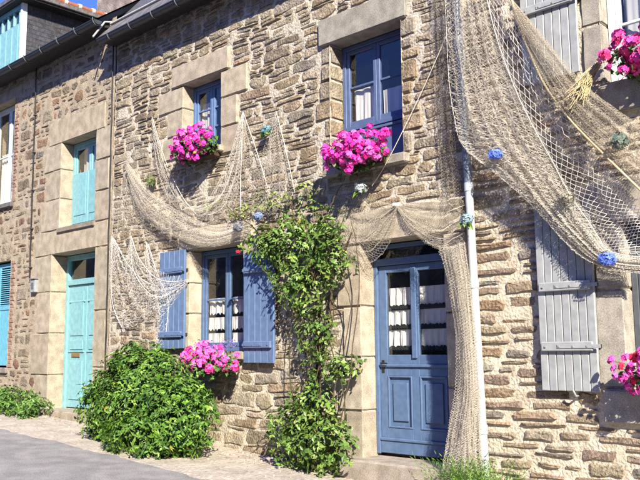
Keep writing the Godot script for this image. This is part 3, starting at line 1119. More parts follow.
	r.quad(Vector3(-5.72, 11.4, -3.9), Vector3(-5.72, 6.6, -8.0), Vector3(1.34, 6.6, -8.0), Vector3(1.34, 11.4, -3.9), sl)
	r.tri(Vector3(-5.70, 6.6, 0.1), Vector3(-5.70, 11.3, -3.9), Vector3(-5.70, 6.6, -8.0), Color(0.42, 0.37, 0.33))
	r.box(Vector3(-5.7, 6.44, -0.1), Vector3(1.34, 6.5, 0.29), Color(0.05, 0.05, 0.055))
	part("roof", r, M.slate, h)
	gutter(h, -5.62, 1.34, 6.44, 0.36)
	for i in 60:
		for q in 3:
			var s := MB.new()
			var x := -5.75 + i * 0.118 + (0.05 if q % 2 else 0.0)
			if x > -3.0:
				continue
			var yy := 6.53 + q * 0.12
			s.xf = Transform3D(Basis(Vector3.RIGHT, -0.715), Vector3(x, yy, 0.325 - q * 0.104))
			s.box(Vector3(0.0, 0.0, 0.0), Vector3(0.114, 0.22, 0.008), tint(Color(0.24, 0.24, 0.245), 0.25), 0.002)
			part("slate", s, M.slate, h)
	var fl := MB.new()
	fl.tube([Vector3(-5.72, 6.84, 0.1), Vector3(-3.0, 6.84, 0.1)], 0.022, 0.022, 6, Color(0.5, 0.5, 0.48))
	fl.tube([Vector3(-5.70, 6.50, 0.45), Vector3(-5.72, 6.84, 0.22), Vector3(-5.72, 6.88, 0.08)], 0.018, 0.018, 6, Color(0.42, 0.42, 0.41))
	part("flashing", fl, M.plastic, h)

func front_door(h: Node3D, blue: Color) -> void:
	var z := -0.235
	var f := MB.new()
	f.box(Vector3(-0.17, 0.0, z - 0.06), Vector3(-0.12, 2.45, z + 0.03), blue)
	f.box(Vector3(0.965, 0.0, z - 0.06), Vector3(1.02, 2.45, z + 0.03), blue)
	f.box(Vector3(-0.12, 2.4, z - 0.06), Vector3(0.965, 2.45, z + 0.03), blue)
	f.box(Vector3(-0.12, 2.2, z - 0.06), Vector3(0.965, 2.28, z + 0.04), blue)
	part("door_frame", f, M.paint, h)
	var tp := MB.new()
	tp.box(Vector3(-0.12, 2.28, z - 0.03), Vector3(0.965, 2.4, z - 0.025), W, 0.001)
	part("transom_pane", tp, M.glass, h)
	var d := MB.new()
	for s in [[-0.117, -0.005], [0.35, 0.46], [0.84, 0.962]]:
		d.box(Vector3(s[0], 0.01, z - 0.045), Vector3(s[1], 2.195, z), blue)
	for s in [[-0.005, 0.35], [0.46, 0.84]]:
		d.box(Vector3(s[0], 2.11, z - 0.045), Vector3(s[1], 2.195, z - 0.001), blue)
		d.box(Vector3(s[0], 0.90, z - 0.045), Vector3(s[1], 1.14, z - 0.001), blue)
		d.box(Vector3(s[0], 0.01, z - 0.045), Vector3(s[1], 0.30, z - 0.001), blue)
	var door := part("door", d, M.paint, h, "blue panelled front door with two tall glazed lights")
	for s in [[-0.005, 0.35], [0.46, 0.84]]:
		var g := MB.new()
		g.box(Vector3(s[0], 1.14, z - 0.024), Vector3(s[1], 2.11, z - 0.02), W, 0.0005)
		part("pane", g, M.glass, door)
		var p := MB.new()
		p.box(Vector3(s[0], 0.30, z - 0.04), Vector3(s[1], 0.90, z - 0.022), blue, 0.002)
		p.box(Vector3(s[0] + 0.07, 0.38, z - 0.0215), Vector3(s[1] - 0.07, 0.82, z - 0.003), blue, 0.014)
		part("panel", p, M.paint, door)
		var m := MB.new()
		for e in [[s[0], s[0] + 0.022, 0.30, 0.90], [s[1] - 0.022, s[1], 0.30, 0.90], [s[0] + 0.022, s[1] - 0.022, 0.30, 0.322], [s[0] + 0.022, s[1] - 0.022, 0.878, 0.90]]:
			m.box(Vector3(e[0], e[2], z - 0.021), Vector3(e[1], e[3], z + 0.008), blue, 0.007)
		part("moulding", m, M.paint, door)
		for t in [[1.71, 1.93], [1.48, 1.665], [1.23, 1.435]]:
			curtain(door, s[0] - 0.02, s[1] + 0.02, t[0], t[1], z - 0.075, 62.0, 0.02, Color(0.82, 0.82, 0.79))
			var lb := MB.new()
			for q in 9:
				var x := lerpf(s[0], s[1], (q + 0.5) / 9.0)
				lb.tube([Vector3(x - 0.019, t[0] + 0.004, z - 0.055), Vector3(x - 0.012, t[0] - 0.028, z - 0.055), Vector3(x, t[0] - 0.036, z - 0.055), Vector3(x + 0.012, t[0] - 0.028, z - 0.055), Vector3(x + 0.019, t[0] + 0.004, z - 0.055)], 0.008, 0.008, 4, Color(0.03, 0.035, 0.035))
				lb.tube([Vector3(x, t[0] + 0.008, z - 0.055), Vector3(x, t[0] - 0.03, z - 0.055)], 0.007, 0.007, 4, Color(0.03, 0.035, 0.035))
			part("curtain_trim", lb, M.lace, door)
	var k := MB.new()
	k.box(Vector3(-0.117, 0.012, z + 0.0005), Vector3(0.962, 0.15, z + 0.014), blue, 0.004)
	k.box(Vector3(-0.117, 0.1505, z + 0.0005), Vector3(0.962, 0.185, z + 0.03), blue, 0.012)
	part("kick_board", k, M.paint, door)
	var r := MB.new()
	r.box(Vector3(-0.117, 1.0, z + 0.0005), Vector3(0.962, 1.03, z + 0.024), blue, 0.01)
	r.box(Vector3(0.37, 1.1, z + 0.0005), Vector3(0.44, 2.15, z + 0.02), blue, 0.008)
	part("rail_moulding", r, M.paint, door)
	var hd := MB.new()
	hd.box(Vector3(-0.09, 0.93, z + 0.0005), Vector3(-0.05, 1.08, z + 0.006), Color(0.03, 0.03, 0.03), 0.003)
	hd.tube([Vector3(-0.07, 1.045, z), Vector3(-0.07, 1.045, z + 0.05), Vector3(-0.02, 1.045, z + 0.055), Vector3(0.03, 1.04, z + 0.052)], 0.01, 0.008, 8, Color(0.03, 0.03, 0.03))
	part("handle", hd, M.metal, door)

func right_house() -> void:
	var h := thing("stone_house", "pale mortared stone house with grey board shutters right of the drainpipe", "house", Vector3(3, 0, 0))
	var lo := [2.98, 4.1, 0.84, 2.35]
	var up := [2.93, 4.1, 3.7, 5.3]
	var holes := [lo, up]
	var w := MB.new()
	wall_sheet(w, 1.34, 5.2, -0.9, 6.9, holes, 0.005, -0.3, 0.014, Color(0.72, 0.645, 0.52))
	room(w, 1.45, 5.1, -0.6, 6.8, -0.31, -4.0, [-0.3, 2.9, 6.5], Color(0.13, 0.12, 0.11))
	var wall := part("wall", w, M.mortar, h)
	var g := Color(0.45, 0.42, 0.365)
	var taken := holes.duplicate()
	var blocks := [["jamb_stone", 2.72, 2.98, 1.75, 2.35], ["jamb_stone", 2.7, 2.98, 0.84, 1.74], ["lintel", 2.66, 4.4, 2.36, 2.75], ["sill", 2.74, 4.3, 0.52, 0.83],
		["jamb_stone", 2.72, 2.93, 3.72, 4.3], ["jamb_stone", 2.72, 2.93, 4.31, 5.3], ["sill", 2.74, 4.3, 3.38, 3.69], ["lintel", 2.6, 4.4, 5.31, 5.7]]
	for b in blocks:
		block(h, b[0], b[1], b[2], b[3], b[4], -0.26, 0.03 if b[0] != "sill" else 0.07, g, "granite", 0.014)
		taken.append([b[1], b[2], b[3], b[4]])
	rubble(wall, 1.36, 5.2, -0.8, 6.85, taken, {"w0": 5, "w1": 12, "h0": 2, "h1": 4, "big": 0.12, "flat": 2.4, "j0": 0.018, "j1": 0.04, "p0": 0.014, "p1": 0.03, "wob": 0.12,
		"pal": [Color(0.469, 0.402, 0.318), Color(0.398, 0.339, 0.280), Color(0.511, 0.443, 0.351), Color(0.365, 0.298, 0.247), Color(0.424, 0.340, 0.265), Color(0.392, 0.359, 0.325), Color(0.461, 0.352, 0.251)]})
	var grey := Color(0.37, 0.385, 0.39)
	shutter(h, 2.15, 2.73, 0.80, 2.60, 7, [1.22, 1.79], grey, 0.0, false)
	shutter(h, 2.10, 2.71, 3.86, 5.4, 7, [4.62, 5.1], grey, 0.0, false)
	var u := window(h, 2.93, 4.1, 3.71, 5.3, -0.14, Color(0.72, 0.74, 0.75), 2, 3, 1, 0.07)
	curtain(u, 3.05, 3.5, 3.8, 5.0, -0.22, 40.0, 0.0, Color(0.5, 0.52, 0.55))
	window(h, 2.98, 4.1, 0.85, 2.35, -0.2, Color(0.10, 0.11, 0.13), 2, 3)
	# shutter catch and pintle
	for p in [Vector3(2.5, 0.76, 0.1), Vector3(2.3, 3.82, 0.1)]:
		var c := MB.new()
		c.tube([p + Vector3(0, 0, -0.1), p, p + Vector3(-0.02, 0.06, 0.015)], 0.012, 0.012, 6, Color(0.4, 0.42, 0.44))
		part("shutter_catch", c, M.metal, h)
	var r := MB.new()
	r.quad(Vector3(1.34, 6.85, 0.16), Vector3(1.34, 11.0, -4.0), Vector3(5.3, 11.0, -4.0), Vector3(5.3, 6.85, 0.16), Color(0.1, 0.1, 0.11))
	r.quad(Vector3(1.34, 11.0, -4.0), Vector3(1.34, 6.85, -8.0), Vector3(5.3, 6.85, -8.0), Vector3(5.3, 11.0, -4.0), Color(0.1, 0.1, 0.11))
	part("roof", r, M.slate, h)

func house_opposite() -> void:
	# the other side of the street, behind the photographer: the window panes mirror its shaded front
	var h := thing("terraced_house", "plain grey rendered terrace facing the stone houses from across the street", "house", Vector3(-12, -0.3, 12))
	var w := MB.new()
	w.box(Vector3(-46, -1.5, 10.8), Vector3(16, 6.3, 17.0), Color(0.40, 0.37, 0.32), 0.03)
	part("wall", w, M.render, h)
	var r := MB.new()
	r.quad(Vector3(-46.3, 6.25, 10.5), Vector3(16.3, 6.25, 10.5), Vector3(16.3, 9.0, 13.9), Vector3(-46.3, 9.0, 13.9), Color(0.09, 0.09, 0.1))
	r.quad(Vector3(-46.3, 9.0, 13.9), Vector3(16.3, 9.0, 13.9), Vector3(16.3, 6.25, 17.3), Vector3(-46.3, 6.25, 17.3), Color(0.09, 0.09, 0.1))
	part("roof", r, M.slate, h)
	for i in 18:
		for y in [0.8, 3.7]:
			var m := MB.new()
			var x := -44.0 + i * 3.3
			m.box(Vector3(x, y, 10.74), Vector3(x + 1.0, y + 1.5, 10.81), Color(0.6, 0.6, 0.58))
			m.box(Vector3(x + 0.08, y + 0.08, 10.73), Vector3(x + 0.92, y + 1.42, 10.745), Color(0.05, 0.06, 0.07))
			part("window", m, M.paint, h)

func pipes_and_cables() -> void:
	var t := thing("drainpipe", "pale grey drainpipe with dark upper length beside the blue door", "drainpipe", Vector3(1.42, -0.3, 0.1))
	var lo := MB.new()
	lo.tube([Vector3(1.50, -0.32, 0.1), Vector3(1.47, 0.7, 0.1), Vector3(1.44, 1.83, 0.1)], 0.043, 0.043, 14, Color(0.52, 0.55, 0.57))
	lo.tube([Vector3(1.44, 1.83, 0.1), Vector3(1.415, 2.88, 0.1)], 0.043, 0.043, 14, Color(0.52, 0.55, 0.57))
	part("pipe", lo, M.plastic, t, "pale grey lower length")
	var hi := MB.new()
	hi.tube([Vector3(1.415, 2.86, 0.1), Vector3(1.35, 4.6, 0.1), Vector3(1.31, 6.6, 0.1)], 0.044, 0.044, 14, Color(0.16, 0.20, 0.25))
	part("pipe", hi, M.metal, t, "dark zinc upper length")
	for q in [Vector3(1.44, 1.83, 0.1), Vector3(1.415, 2.86, 0.1), Vector3(1.352, 4.5, 0.1), Vector3(1.48, 0.35, 0.1)]:
		var c := MB.new()
		c.tube([q, q + Vector3(0, 0.09, 0)], 0.051, 0.051, 14, Color(0.46, 0.52, 0.54))
		c.box(q + Vector3(-0.015, 0.03, -0.13), q + Vector3(0.015, 0.06, -0.04), Color(0.3, 0.3, 0.3))
		part("collar", c, M.plastic, t)
	var ca := thing("cable", "thin dark cable running down between turquoise door and brick edged windows", "cable", Vector3(-8.45, 2.6, 0.05))
	var m := MB.new()
	var pts := []
	for i in 40:
		var y := lerpf(2.6, 6.85, i / 39.0)
		pts.append(Vector3(-8.44 - 0.012 * (y - 2.6) + 0.012 * fn.get_noise_1d(y * 80.0), y, 0.05))
	m.tube(pts, 0.012, 0.012, 6, Color(0.03, 0.03, 0.03))
	part("line", m, M.plastic, ca)
	for i in 6:
		var cl := MB.new()
		var y := 2.8 + i * 0.75
		cl.box(Vector3(-8.475 - 0.012 * (y - 2.6), y, 0.0), Vector3(-8.405 - 0.012 * (y - 2.6), y + 0.02, 0.07), Color(0.1, 0.1, 0.1))
		part("clip", cl, M.metal, ca)
	var cb := thing("cable", "thin dark cable down the seam between turquoise house and blue shuttered house", "cable", Vector3(-5.68, 0.4, 0.06))
	var m2 := MB.new()
	pts = []
	for i in 50:
		var y := lerpf(0.3, 6.5, i / 49.0)
		pts.append(Vector3(-5.69 + 0.015 * fn.get_noise_1d(y * 60.0), y, 0.055))
	m2.tube(pts, 0.013, 0.013, 6, Color(0.035, 0.035, 0.035))
	part("line", m2, M.plastic, cb)

# ------------------------------------------------------------------ the nets
const RIBS := {
	"netA1": [[Vector3(1.25, 5.21, 0.14), Vector3(1.28, 4.33, 0.17), Vector3(1.34, 3.74, 0.20), Vector3(1.48, 3.30, 0.22), Vector3(1.86, 2.94, 0.20), Vector3(2.21, 2.57, 0.17), Vector3(2.55, 2.17, 0.16), Vector3(2.85, 1.95, 0.20), Vector3(3.26, 1.85, 0.15)], [Vector3(1.44, 5.14, 0.17), Vector3(1.55, 4.24, 0.24), Vector3(1.72, 3.59, 0.28), Vector3(1.91, 3.19, 0.27), Vector3(2.12, 2.87, 0.24), Vector3(2.37, 2.52, 0.21), Vector3(2.67, 2.16, 0.19), Vector3(2.92, 1.96, 0.22), Vector3(3.27, 1.88, 0.17)], [Vector3(1.58, 5.10, 0.15), Vector3(1.78, 4.18, 0.22), Vector3(2.00, 3.54, 0.25), Vector3(2.20, 3.09, 0.24), Vector3(2.39, 2.74, 0.22), Vector3(2.58, 2.40, 0.20), Vector3(2.77, 2.16, 0.20), Vector3(2.96, 1.99, 0.22), Vector3(3.27, 1.92, 0.17)], [Vector3(1.72, 5.06, 0.13), Vector3(1.98, 4.13, 0.20), Vector3(2.25, 3.44, 0.22), Vector3(2.45, 2.98, 0.21), Vector3(2.62, 2.64, 0.20), Vector3(2.76, 2.38, 0.20), Vector3(2.88, 2.18, 0.20), Vector3(3.00, 2.04, 0.20), Vector3(3.27, 1.99, 0.16)]],
	"netA2": [[Vector3(1.70, 5.06, 0.14), Vector3(1.95, 4.15, 0.19), Vector3(2.22, 3.45, 0.20), Vector3(2.43, 2.98, 0.19), Vector3(2.60, 2.64, 0.18), Vector3(2.75, 2.39, 0.18), Vector3(2.88, 2.18, 0.18), Vector3(2.99, 2.05, 0.18), Vector3(3.27, 1.99, 0.16)], [Vector3(1.88, 4.98, 0.20), Vector3(2.13, 4.17, 0.24), Vector3(2.39, 3.51, 0.25), Vector3(2.64, 3.02, 0.25), Vector3(2.86, 2.68, 0.25), Vector3(3.00, 2.42, 0.24), Vector3(3.10, 2.27, 0.22), Vector3(3.20, 2.15, 0.20), Vector3(3.39, 2.04, 0.18)], [Vector3(2.01, 4.94, 0.20), Vector3(2.27, 4.20, 0.26), Vector3(2.54, 3.57, 0.28), Vector3(2.87, 3.06, 0.30), Vector3(3.08, 2.74, 0.30), Vector3(3.21, 2.50, 0.28), Vector3(3.31, 2.35, 0.26), Vector3(3.38, 2.26, 0.24), Vector3(3.49, 2.12, 0.20)]],
	"netA3": [[Vector3(1.89, 5.00, 0.14), Vector3(2.20, 4.57, 0.16), Vector3(2.51, 4.10, 0.18), Vector3(2.81, 3.67, 0.20), Vector3(3.14, 3.33, 0.24), Vector3(3.46, 3.02, 0.24)], [Vector3(1.97, 4.96, 0.18), Vector3(2.23, 4.39, 0.24), Vector3(2.52, 3.89, 0.30), Vector3(2.80, 3.45, 0.32), Vector3(3.11, 3.07, 0.32), Vector3(3.46, 2.71, 0.30)], [Vector3(2.01, 4.95, 0.16), Vector3(2.20, 4.29, 0.20), Vector3(2.44, 3.74, 0.26), Vector3(2.70, 3.31, 0.30), Vector3(3.04, 2.90, 0.32), Vector3(3.42, 2.43, 0.30)]],
	"netB1": [[Vector3(0.42, 2.85, 0.06), Vector3(0.09, 2.95, 0.05), Vector3(-0.31, 3.07, 0.05), Vector3(-0.78, 3.20, 0.04)], [Vector3(0.44, 2.82, 0.09), Vector3(0.18, 2.67, 0.12), Vector3(-0.14, 2.59, 0.10), Vector3(-0.57, 2.69, 0.07)], [Vector3(0.43, 2.81, 0.08), Vector3(0.32, 2.45, 0.06), Vector3(0.03, 2.21, 0.08), Vector3(-0.26, 2.32, 0.08), Vector3(-0.55, 2.48, 0.06)]],
	"netB2": [[Vector3(0.42, 2.85, 0.06), Vector3(0.75, 2.85, 0.06), Vector3(1.10, 2.83, 0.08), Vector3(1.37, 2.81, 0.14)], [Vector3(0.43, 2.83, 0.08), Vector3(0.70, 2.61, 0.10), Vector3(1.04, 2.46, 0.12), Vector3(1.37, 2.55, 0.16)], [Vector3(0.43, 2.82, 0.08), Vector3(0.58, 2.58, 0.08), Vector3(0.76, 2.42, 0.10), Vector3(0.97, 2.29, 0.14), Vector3(1.18, 2.25, 0.17), Vector3(1.38, 2.29, 0.18)]],
	"netB3": [[Vector3(0.95, 5.35, 0.03), Vector3(0.98, 4.44, 0.04), Vector3(1.01, 3.62, 0.05), Vector3(1.07, 2.76, 0.08)], [Vector3(1.20, 5.25, 0.06), Vector3(1.21, 4.38, 0.06), Vector3(1.25, 3.57, 0.07), Vector3(1.32, 2.72, 0.10)]],
	"netB4": [[Vector3(1.05, 2.30, 0.12), Vector3(1.19, 1.82, 0.14), Vector3(1.26, 1.30, 0.16), Vector3(1.25, 0.78, 0.18), Vector3(1.18, 0.38, 0.22), Vector3(1.08, -0.03, 0.26)], [Vector3(1.25, 2.28, 0.20), Vector3(1.35, 1.81, 0.22), Vector3(1.42, 1.29, 0.24), Vector3(1.44, 0.79, 0.26), Vector3(1.41, 0.40, 0.30), Vector3(1.36, -0.03, 0.34)], [Vector3(1.37, 2.32, 0.17), Vector3(1.44, 1.81, 0.18), Vector3(1.48, 1.29, 0.20), Vector3(1.50, 0.79, 0.20), Vector3(1.52, 0.40, 0.22), Vector3(1.54, -0.04, 0.24)]],
	"netC1": [[Vector3(-5.15, 4.28, 0.06), Vector3(-4.45, 3.72, 0.10), Vector3(-3.62, 3.28, 0.13), Vector3(-2.79, 2.97, 0.13), Vector3(-2.11, 2.97, 0.07)], [Vector3(-5.16, 4.20, 0.07), Vector3(-4.49, 3.56, 0.16), Vector3(-3.72, 3.10, 0.20), Vector3(-2.81, 2.78, 0.20), Vector3(-2.10, 2.83, 0.10)], [Vector3(-5.19, 4.14, 0.05), Vector3(-4.80, 3.48, 0.08), Vector3(-4.11, 3.03, 0.10), Vector3(-3.06, 2.69, 0.11), Vector3(-2.19, 2.70, 0.07)]],
	"netC2": [[Vector3(-4.52, 4.94, 0.04), Vector3(-4.07, 4.10, 0.07), Vector3(-3.64, 3.51, 0.10), Vector3(-3.20, 3.30, 0.12), Vector3(-2.81, 3.52, 0.10), Vector3(-2.50, 4.02, 0.07), Vector3(-2.30, 4.54, 0.04)], [Vector3(-4.50, 4.91, 0.05), Vector3(-4.14, 4.03, 0.10), Vector3(-3.59, 3.41, 0.15), Vector3(-3.10, 3.20, 0.16), Vector3(-2.66, 3.29, 0.13), Vector3(-2.40, 3.79, 0.08), Vector3(-2.29, 4.52, 0.05)], [Vector3(-4.54, 4.91, 0.04), Vector3(-4.32, 3.95, 0.06), Vector3(-3.79, 3.35, 0.08), Vector3(-3.18, 3.11, 0.09), Vector3(-2.59, 3.10, 0.08), Vector3(-2.33, 3.56, 0.06), Vector3(-2.28, 4.51, 0.04)]],
	"netC3": [[Vector3(-2.30, 4.54, 0.04), Vector3(-2.59, 3.90, 0.05), Vector3(-2.79, 3.12, 0.08)], [Vector3(-2.29, 4.52, 0.05), Vector3(-2.25, 3.83, 0.08), Vector3(-2.24, 2.96, 0.10)], [Vector3(-2.28, 4.51, 0.04), Vector3(-1.99, 3.86, 0.05), Vector3(-1.72, 3.13, 0.06)]],
	"netC4": [[Vector3(-1.62, 4.41, 0.04), Vector3(-1.89, 3.78, 0.05), Vector3(-1.98, 3.02, 0.08)], [Vector3(-1.61, 4.39, 0.05), Vector3(-1.62, 3.72, 0.08), Vector3(-1.60, 2.98, 0.10)], [Vector3(-1.60, 4.38, 0.04), Vector3(-1.44, 3.83, 0.05), Vector3(-1.28, 3.20, 0.06)]],
	"netC5": [[Vector3(-5.19, 4.26, 0.03), Vector3(-5.42, 3.70, 0.04), Vector3(-5.56, 3.08, 0.05)], [Vector3(-5.16, 4.24, 0.05), Vector3(-5.03, 3.56, 0.08), Vector3(-4.92, 2.98, 0.08)], [Vector3(-5.15, 4.20, 0.04), Vector3(-4.75, 3.53, 0.06), Vector3(-4.31, 2.95, 0.07)]],
	"netD1": [[Vector3(-5.59, 3.12, 0.05), Vector3(-5.58, 2.46, 0.06), Vector3(-5.48, 1.96, 0.07), Vector3(-5.21, 1.58, 0.06)], [Vector3(-5.55, 3.08, 0.06), Vector3(-5.25, 2.44, 0.10), Vector3(-4.92, 1.94, 0.11), Vector3(-4.67, 1.66, 0.09)], [Vector3(-5.53, 3.06, 0.05), Vector3(-5.05, 2.59, 0.08), Vector3(-4.51, 2.28, 0.10), Vector3(-4.01, 2.18, 0.10), Vector3(-3.47, 2.22, 0.08)]],
	"netD2": [[Vector3(-5.03, 3.06, 0.05), Vector3(-4.74, 2.67, 0.08), Vector3(-4.30, 2.35, 0.10), Vector3(-3.88, 2.24, 0.10), Vector3(-3.47, 2.24, 0.08)], [Vector3(-5.03, 3.02, 0.05), Vector3(-4.88, 2.52, 0.10), Vector3(-4.42, 2.11, 0.12), Vector3(-3.98, 2.03, 0.12), Vector3(-3.47, 2.21, 0.08)], [Vector3(-5.06, 2.99, 0.05), Vector3(-5.14, 2.35, 0.09), Vector3(-4.60, 1.77, 0.10), Vector3(-4.11, 1.70, 0.11), Vector3(-3.49, 2.17, 0.08)]],
	"netD3": [[Vector3(-4.60, 2.92, 0.05), Vector3(-4.44, 2.58, 0.08), Vector3(-4.14, 2.44, 0.10), Vector3(-3.83, 2.35, 0.10), Vector3(-3.47, 2.27, 0.08)], [Vector3(-4.58, 2.90, 0.05), Vector3(-4.49, 2.46, 0.08), Vector3(-4.18, 1.83, 0.10), Vector3(-4.19, 1.30, 0.08), Vector3(-4.23, 1.20, 0.07)], [Vector3(-4.55, 2.88, 0.05), Vector3(-4.21, 2.36, 0.09), Vector3(-3.93, 1.97, 0.10), Vector3(-3.98, 1.45, 0.09), Vector3(-4.05, 1.19, 0.07)]],
	"ropeA": [[Vector3(2.03, 4.93, 0.20), Vector3(2.24, 4.24, 0.26), Vector3(2.46, 3.72, 0.32), Vector3(2.74, 3.28, 0.35), Vector3(3.06, 2.88, 0.36), Vector3(3.43, 2.43, 0.34)]],
	"ropeX": [[Vector3(1.28, 4.70, 0.15), Vector3(0.82, 4.06, 0.10), Vector3(0.35, 3.38, 0.12), Vector3(0.07, 3.12, 0.08)]],
	"ropeC": [[Vector3(-4.49, 4.93, 0.06), Vector3(-4.03, 4.10, 0.10), Vector3(-3.56, 3.50, 0.14), Vector3(-3.19, 3.18, 0.16)], [Vector3(-2.27, 4.53, 0.06), Vector3(-1.97, 3.90, 0.07), Vector3(-1.66, 3.15, 0.08)], [Vector3(-2.27, 4.53, 0.06), Vector3(-2.28, 3.76, 0.09), Vector3(-2.27, 2.96, 0.11)], [Vector3(-1.60, 4.40, 0.06), Vector3(-1.40, 3.82, 0.07), Vector3(-1.22, 3.19, 0.08)]],
}

func nets() -> void:
	var beige := Color(0.64, 0.60, 0.525)
	var pale := Color(0.66, 0.62, 0.55)
	var brown := Color(0.42, 0.385, 0.33)
	var dark := Color(0.33, 0.29, 0.24)
	var gp := "fishing nets hung on the walls"
	var a := thing("fishing_net", "dense beige fishing net bundle falling over the drainpipe and sweeping right", "fishing net", RIBS.netA1[0][0], gp)
	netting(a, RIBS.netA1, 76, 340, 0.00115, beige, 0.04, 6.0, 0.6)
	netting(a, RIBS.netA1, 36, 210, 0.0014, Color(0.70, 0.66, 0.59), 0.06, 4.0, 0.8)
	for u in [0.0, 1.0]:
		var pts := []
		for k in 12:
			var acr := []
			for r in RIBS.netA1:
				acr.append(spline(r, k / 11.0))
			pts.append(spline(acr, u) + Vector3(0, 0, 0.03) + rdir() * 0.01)
		rope(a, pts, 0.0035, beige, "edge_cord")
	var b := thing("fishing_net", "coarse white net of wide open squares over the grey shutter", "fishing net", RIBS.netA2[0][0], gp)
	netting(b, RIBS.netA2, 15, 74, 0.0026, Color(0.72, 0.70, 0.66), 0.015, 2.0, 0.12)
	var c := thing("fishing_net", "brownish grey net band edged with rope below the upper grey shutter", "fishing net", RIBS.netA3[0][0], gp)
	netting(c, RIBS.netA3, 62, 230, 0.0012, brown, 0.05, 5.0, 0.5)
	netting(c, RIBS.netA3, 44, 180, 0.0013, Color(0.48, 0.42, 0.33), 0.05, 4.0, 0.6)
	rope(c, RIBS.ropeA[0], 0.011, Color(0.58, 0.47, 0.27), "edge_rope")
	var d := thing("fishing_net", "brown net tied above the blue door and falling beside it", "fishing net", RIBS.netB1[0][0], gp)
	netting(d, RIBS.netB1, 42, 76, 0.0011, Color(0.50, 0.45, 0.38), 0.03, 5.0, 0.4)
	netting(d, RIBS.netB2, 46, 84, 0.0011, Color(0.56, 0.51, 0.43), 0.03, 5.0, 0.4)
	netting(d, RIBS.netB3, 22, 150, 0.0015, dark, 0.02, 3.0, 0.3)
	netting(d, RIBS.netB4, 80, 190, 0.0011, beige, 0.035, 7.0, 0.8)
	netting(d, RIBS.netB4, 60, 150, 0.0011, Color(0.62, 0.57, 0.49), 0.05, 6.0, 0.9)
	var tie := MB.new()
	tie.box(Vector3(0.39, 2.82, 0.0), Vector3(0.45, 2.87, 0.12), Color(0.6, 0.56, 0.48), 0.02)
	part("tie", tie, M.twine, d)
	var e := thing("fishing_net", "grey beige net in swags between the pink geraniums and lower window", "fishing net", RIBS.netC1[0][0], gp)
	netting(e, RIBS.netC1, 44, 180, 0.0012, beige, 0.03, 4.0, 0.4)
	netting(e, RIBS.netC1, 28, 120, 0.0012, pale, 0.04, 3.0, 0.5)
	netting(e, RIBS.netC2, 30, 170, 0.0013, beige, 0.02, 3.0, 0.4)
	netting(e, RIBS.netC3, 30, 64, 0.0012, beige, 0.02, 4.0, 0.3)
	netting(e, RIBS.netC4, 30, 60, 0.0012, beige, 0.02, 4.0, 0.3)
	netting(e, RIBS.netC5, 26, 50, 0.0012, beige, 0.02, 3.0, 0.4)
	for r in RIBS.ropeC:
		rope(e, r, 0.0045, beige, "cord")
	var f := thing("fishing_net", "thin whitish net draped across the left blue shutter", "fishing net", RIBS.netD1[0][0], gp)
	netting(f, RIBS.netD1, 30, 60, 0.0016, Color(0.70, 0.68, 0.64), 0.03, 4.0, 0.5)
	netting(f, RIBS.netD2, 30, 60, 0.0016, Color(0.70, 0.68, 0.64), 0.03, 4.0, 0.5)
	netting(f, RIBS.netD3, 24, 60, 0.0016, Color(0.70, 0.68, 0.64), 0.03, 3.0, 0.5)
	for r in [RIBS.netD1[0], RIBS.netD1[2], RIBS.netD2[0], RIBS.netD2[1], RIBS.netD3[2]]:
		rope(f, r, 0.0045, Color(0.74, 0.72, 0.68), "cord")
	var g := thing("cord", "taut pale cord running from the drainpipe down to the window box", "cord", RIBS.ropeX[0][0])
	rope(g, RIBS.ropeX[0], 0.0045, Color(0.6, 0.55, 0.45), "line")

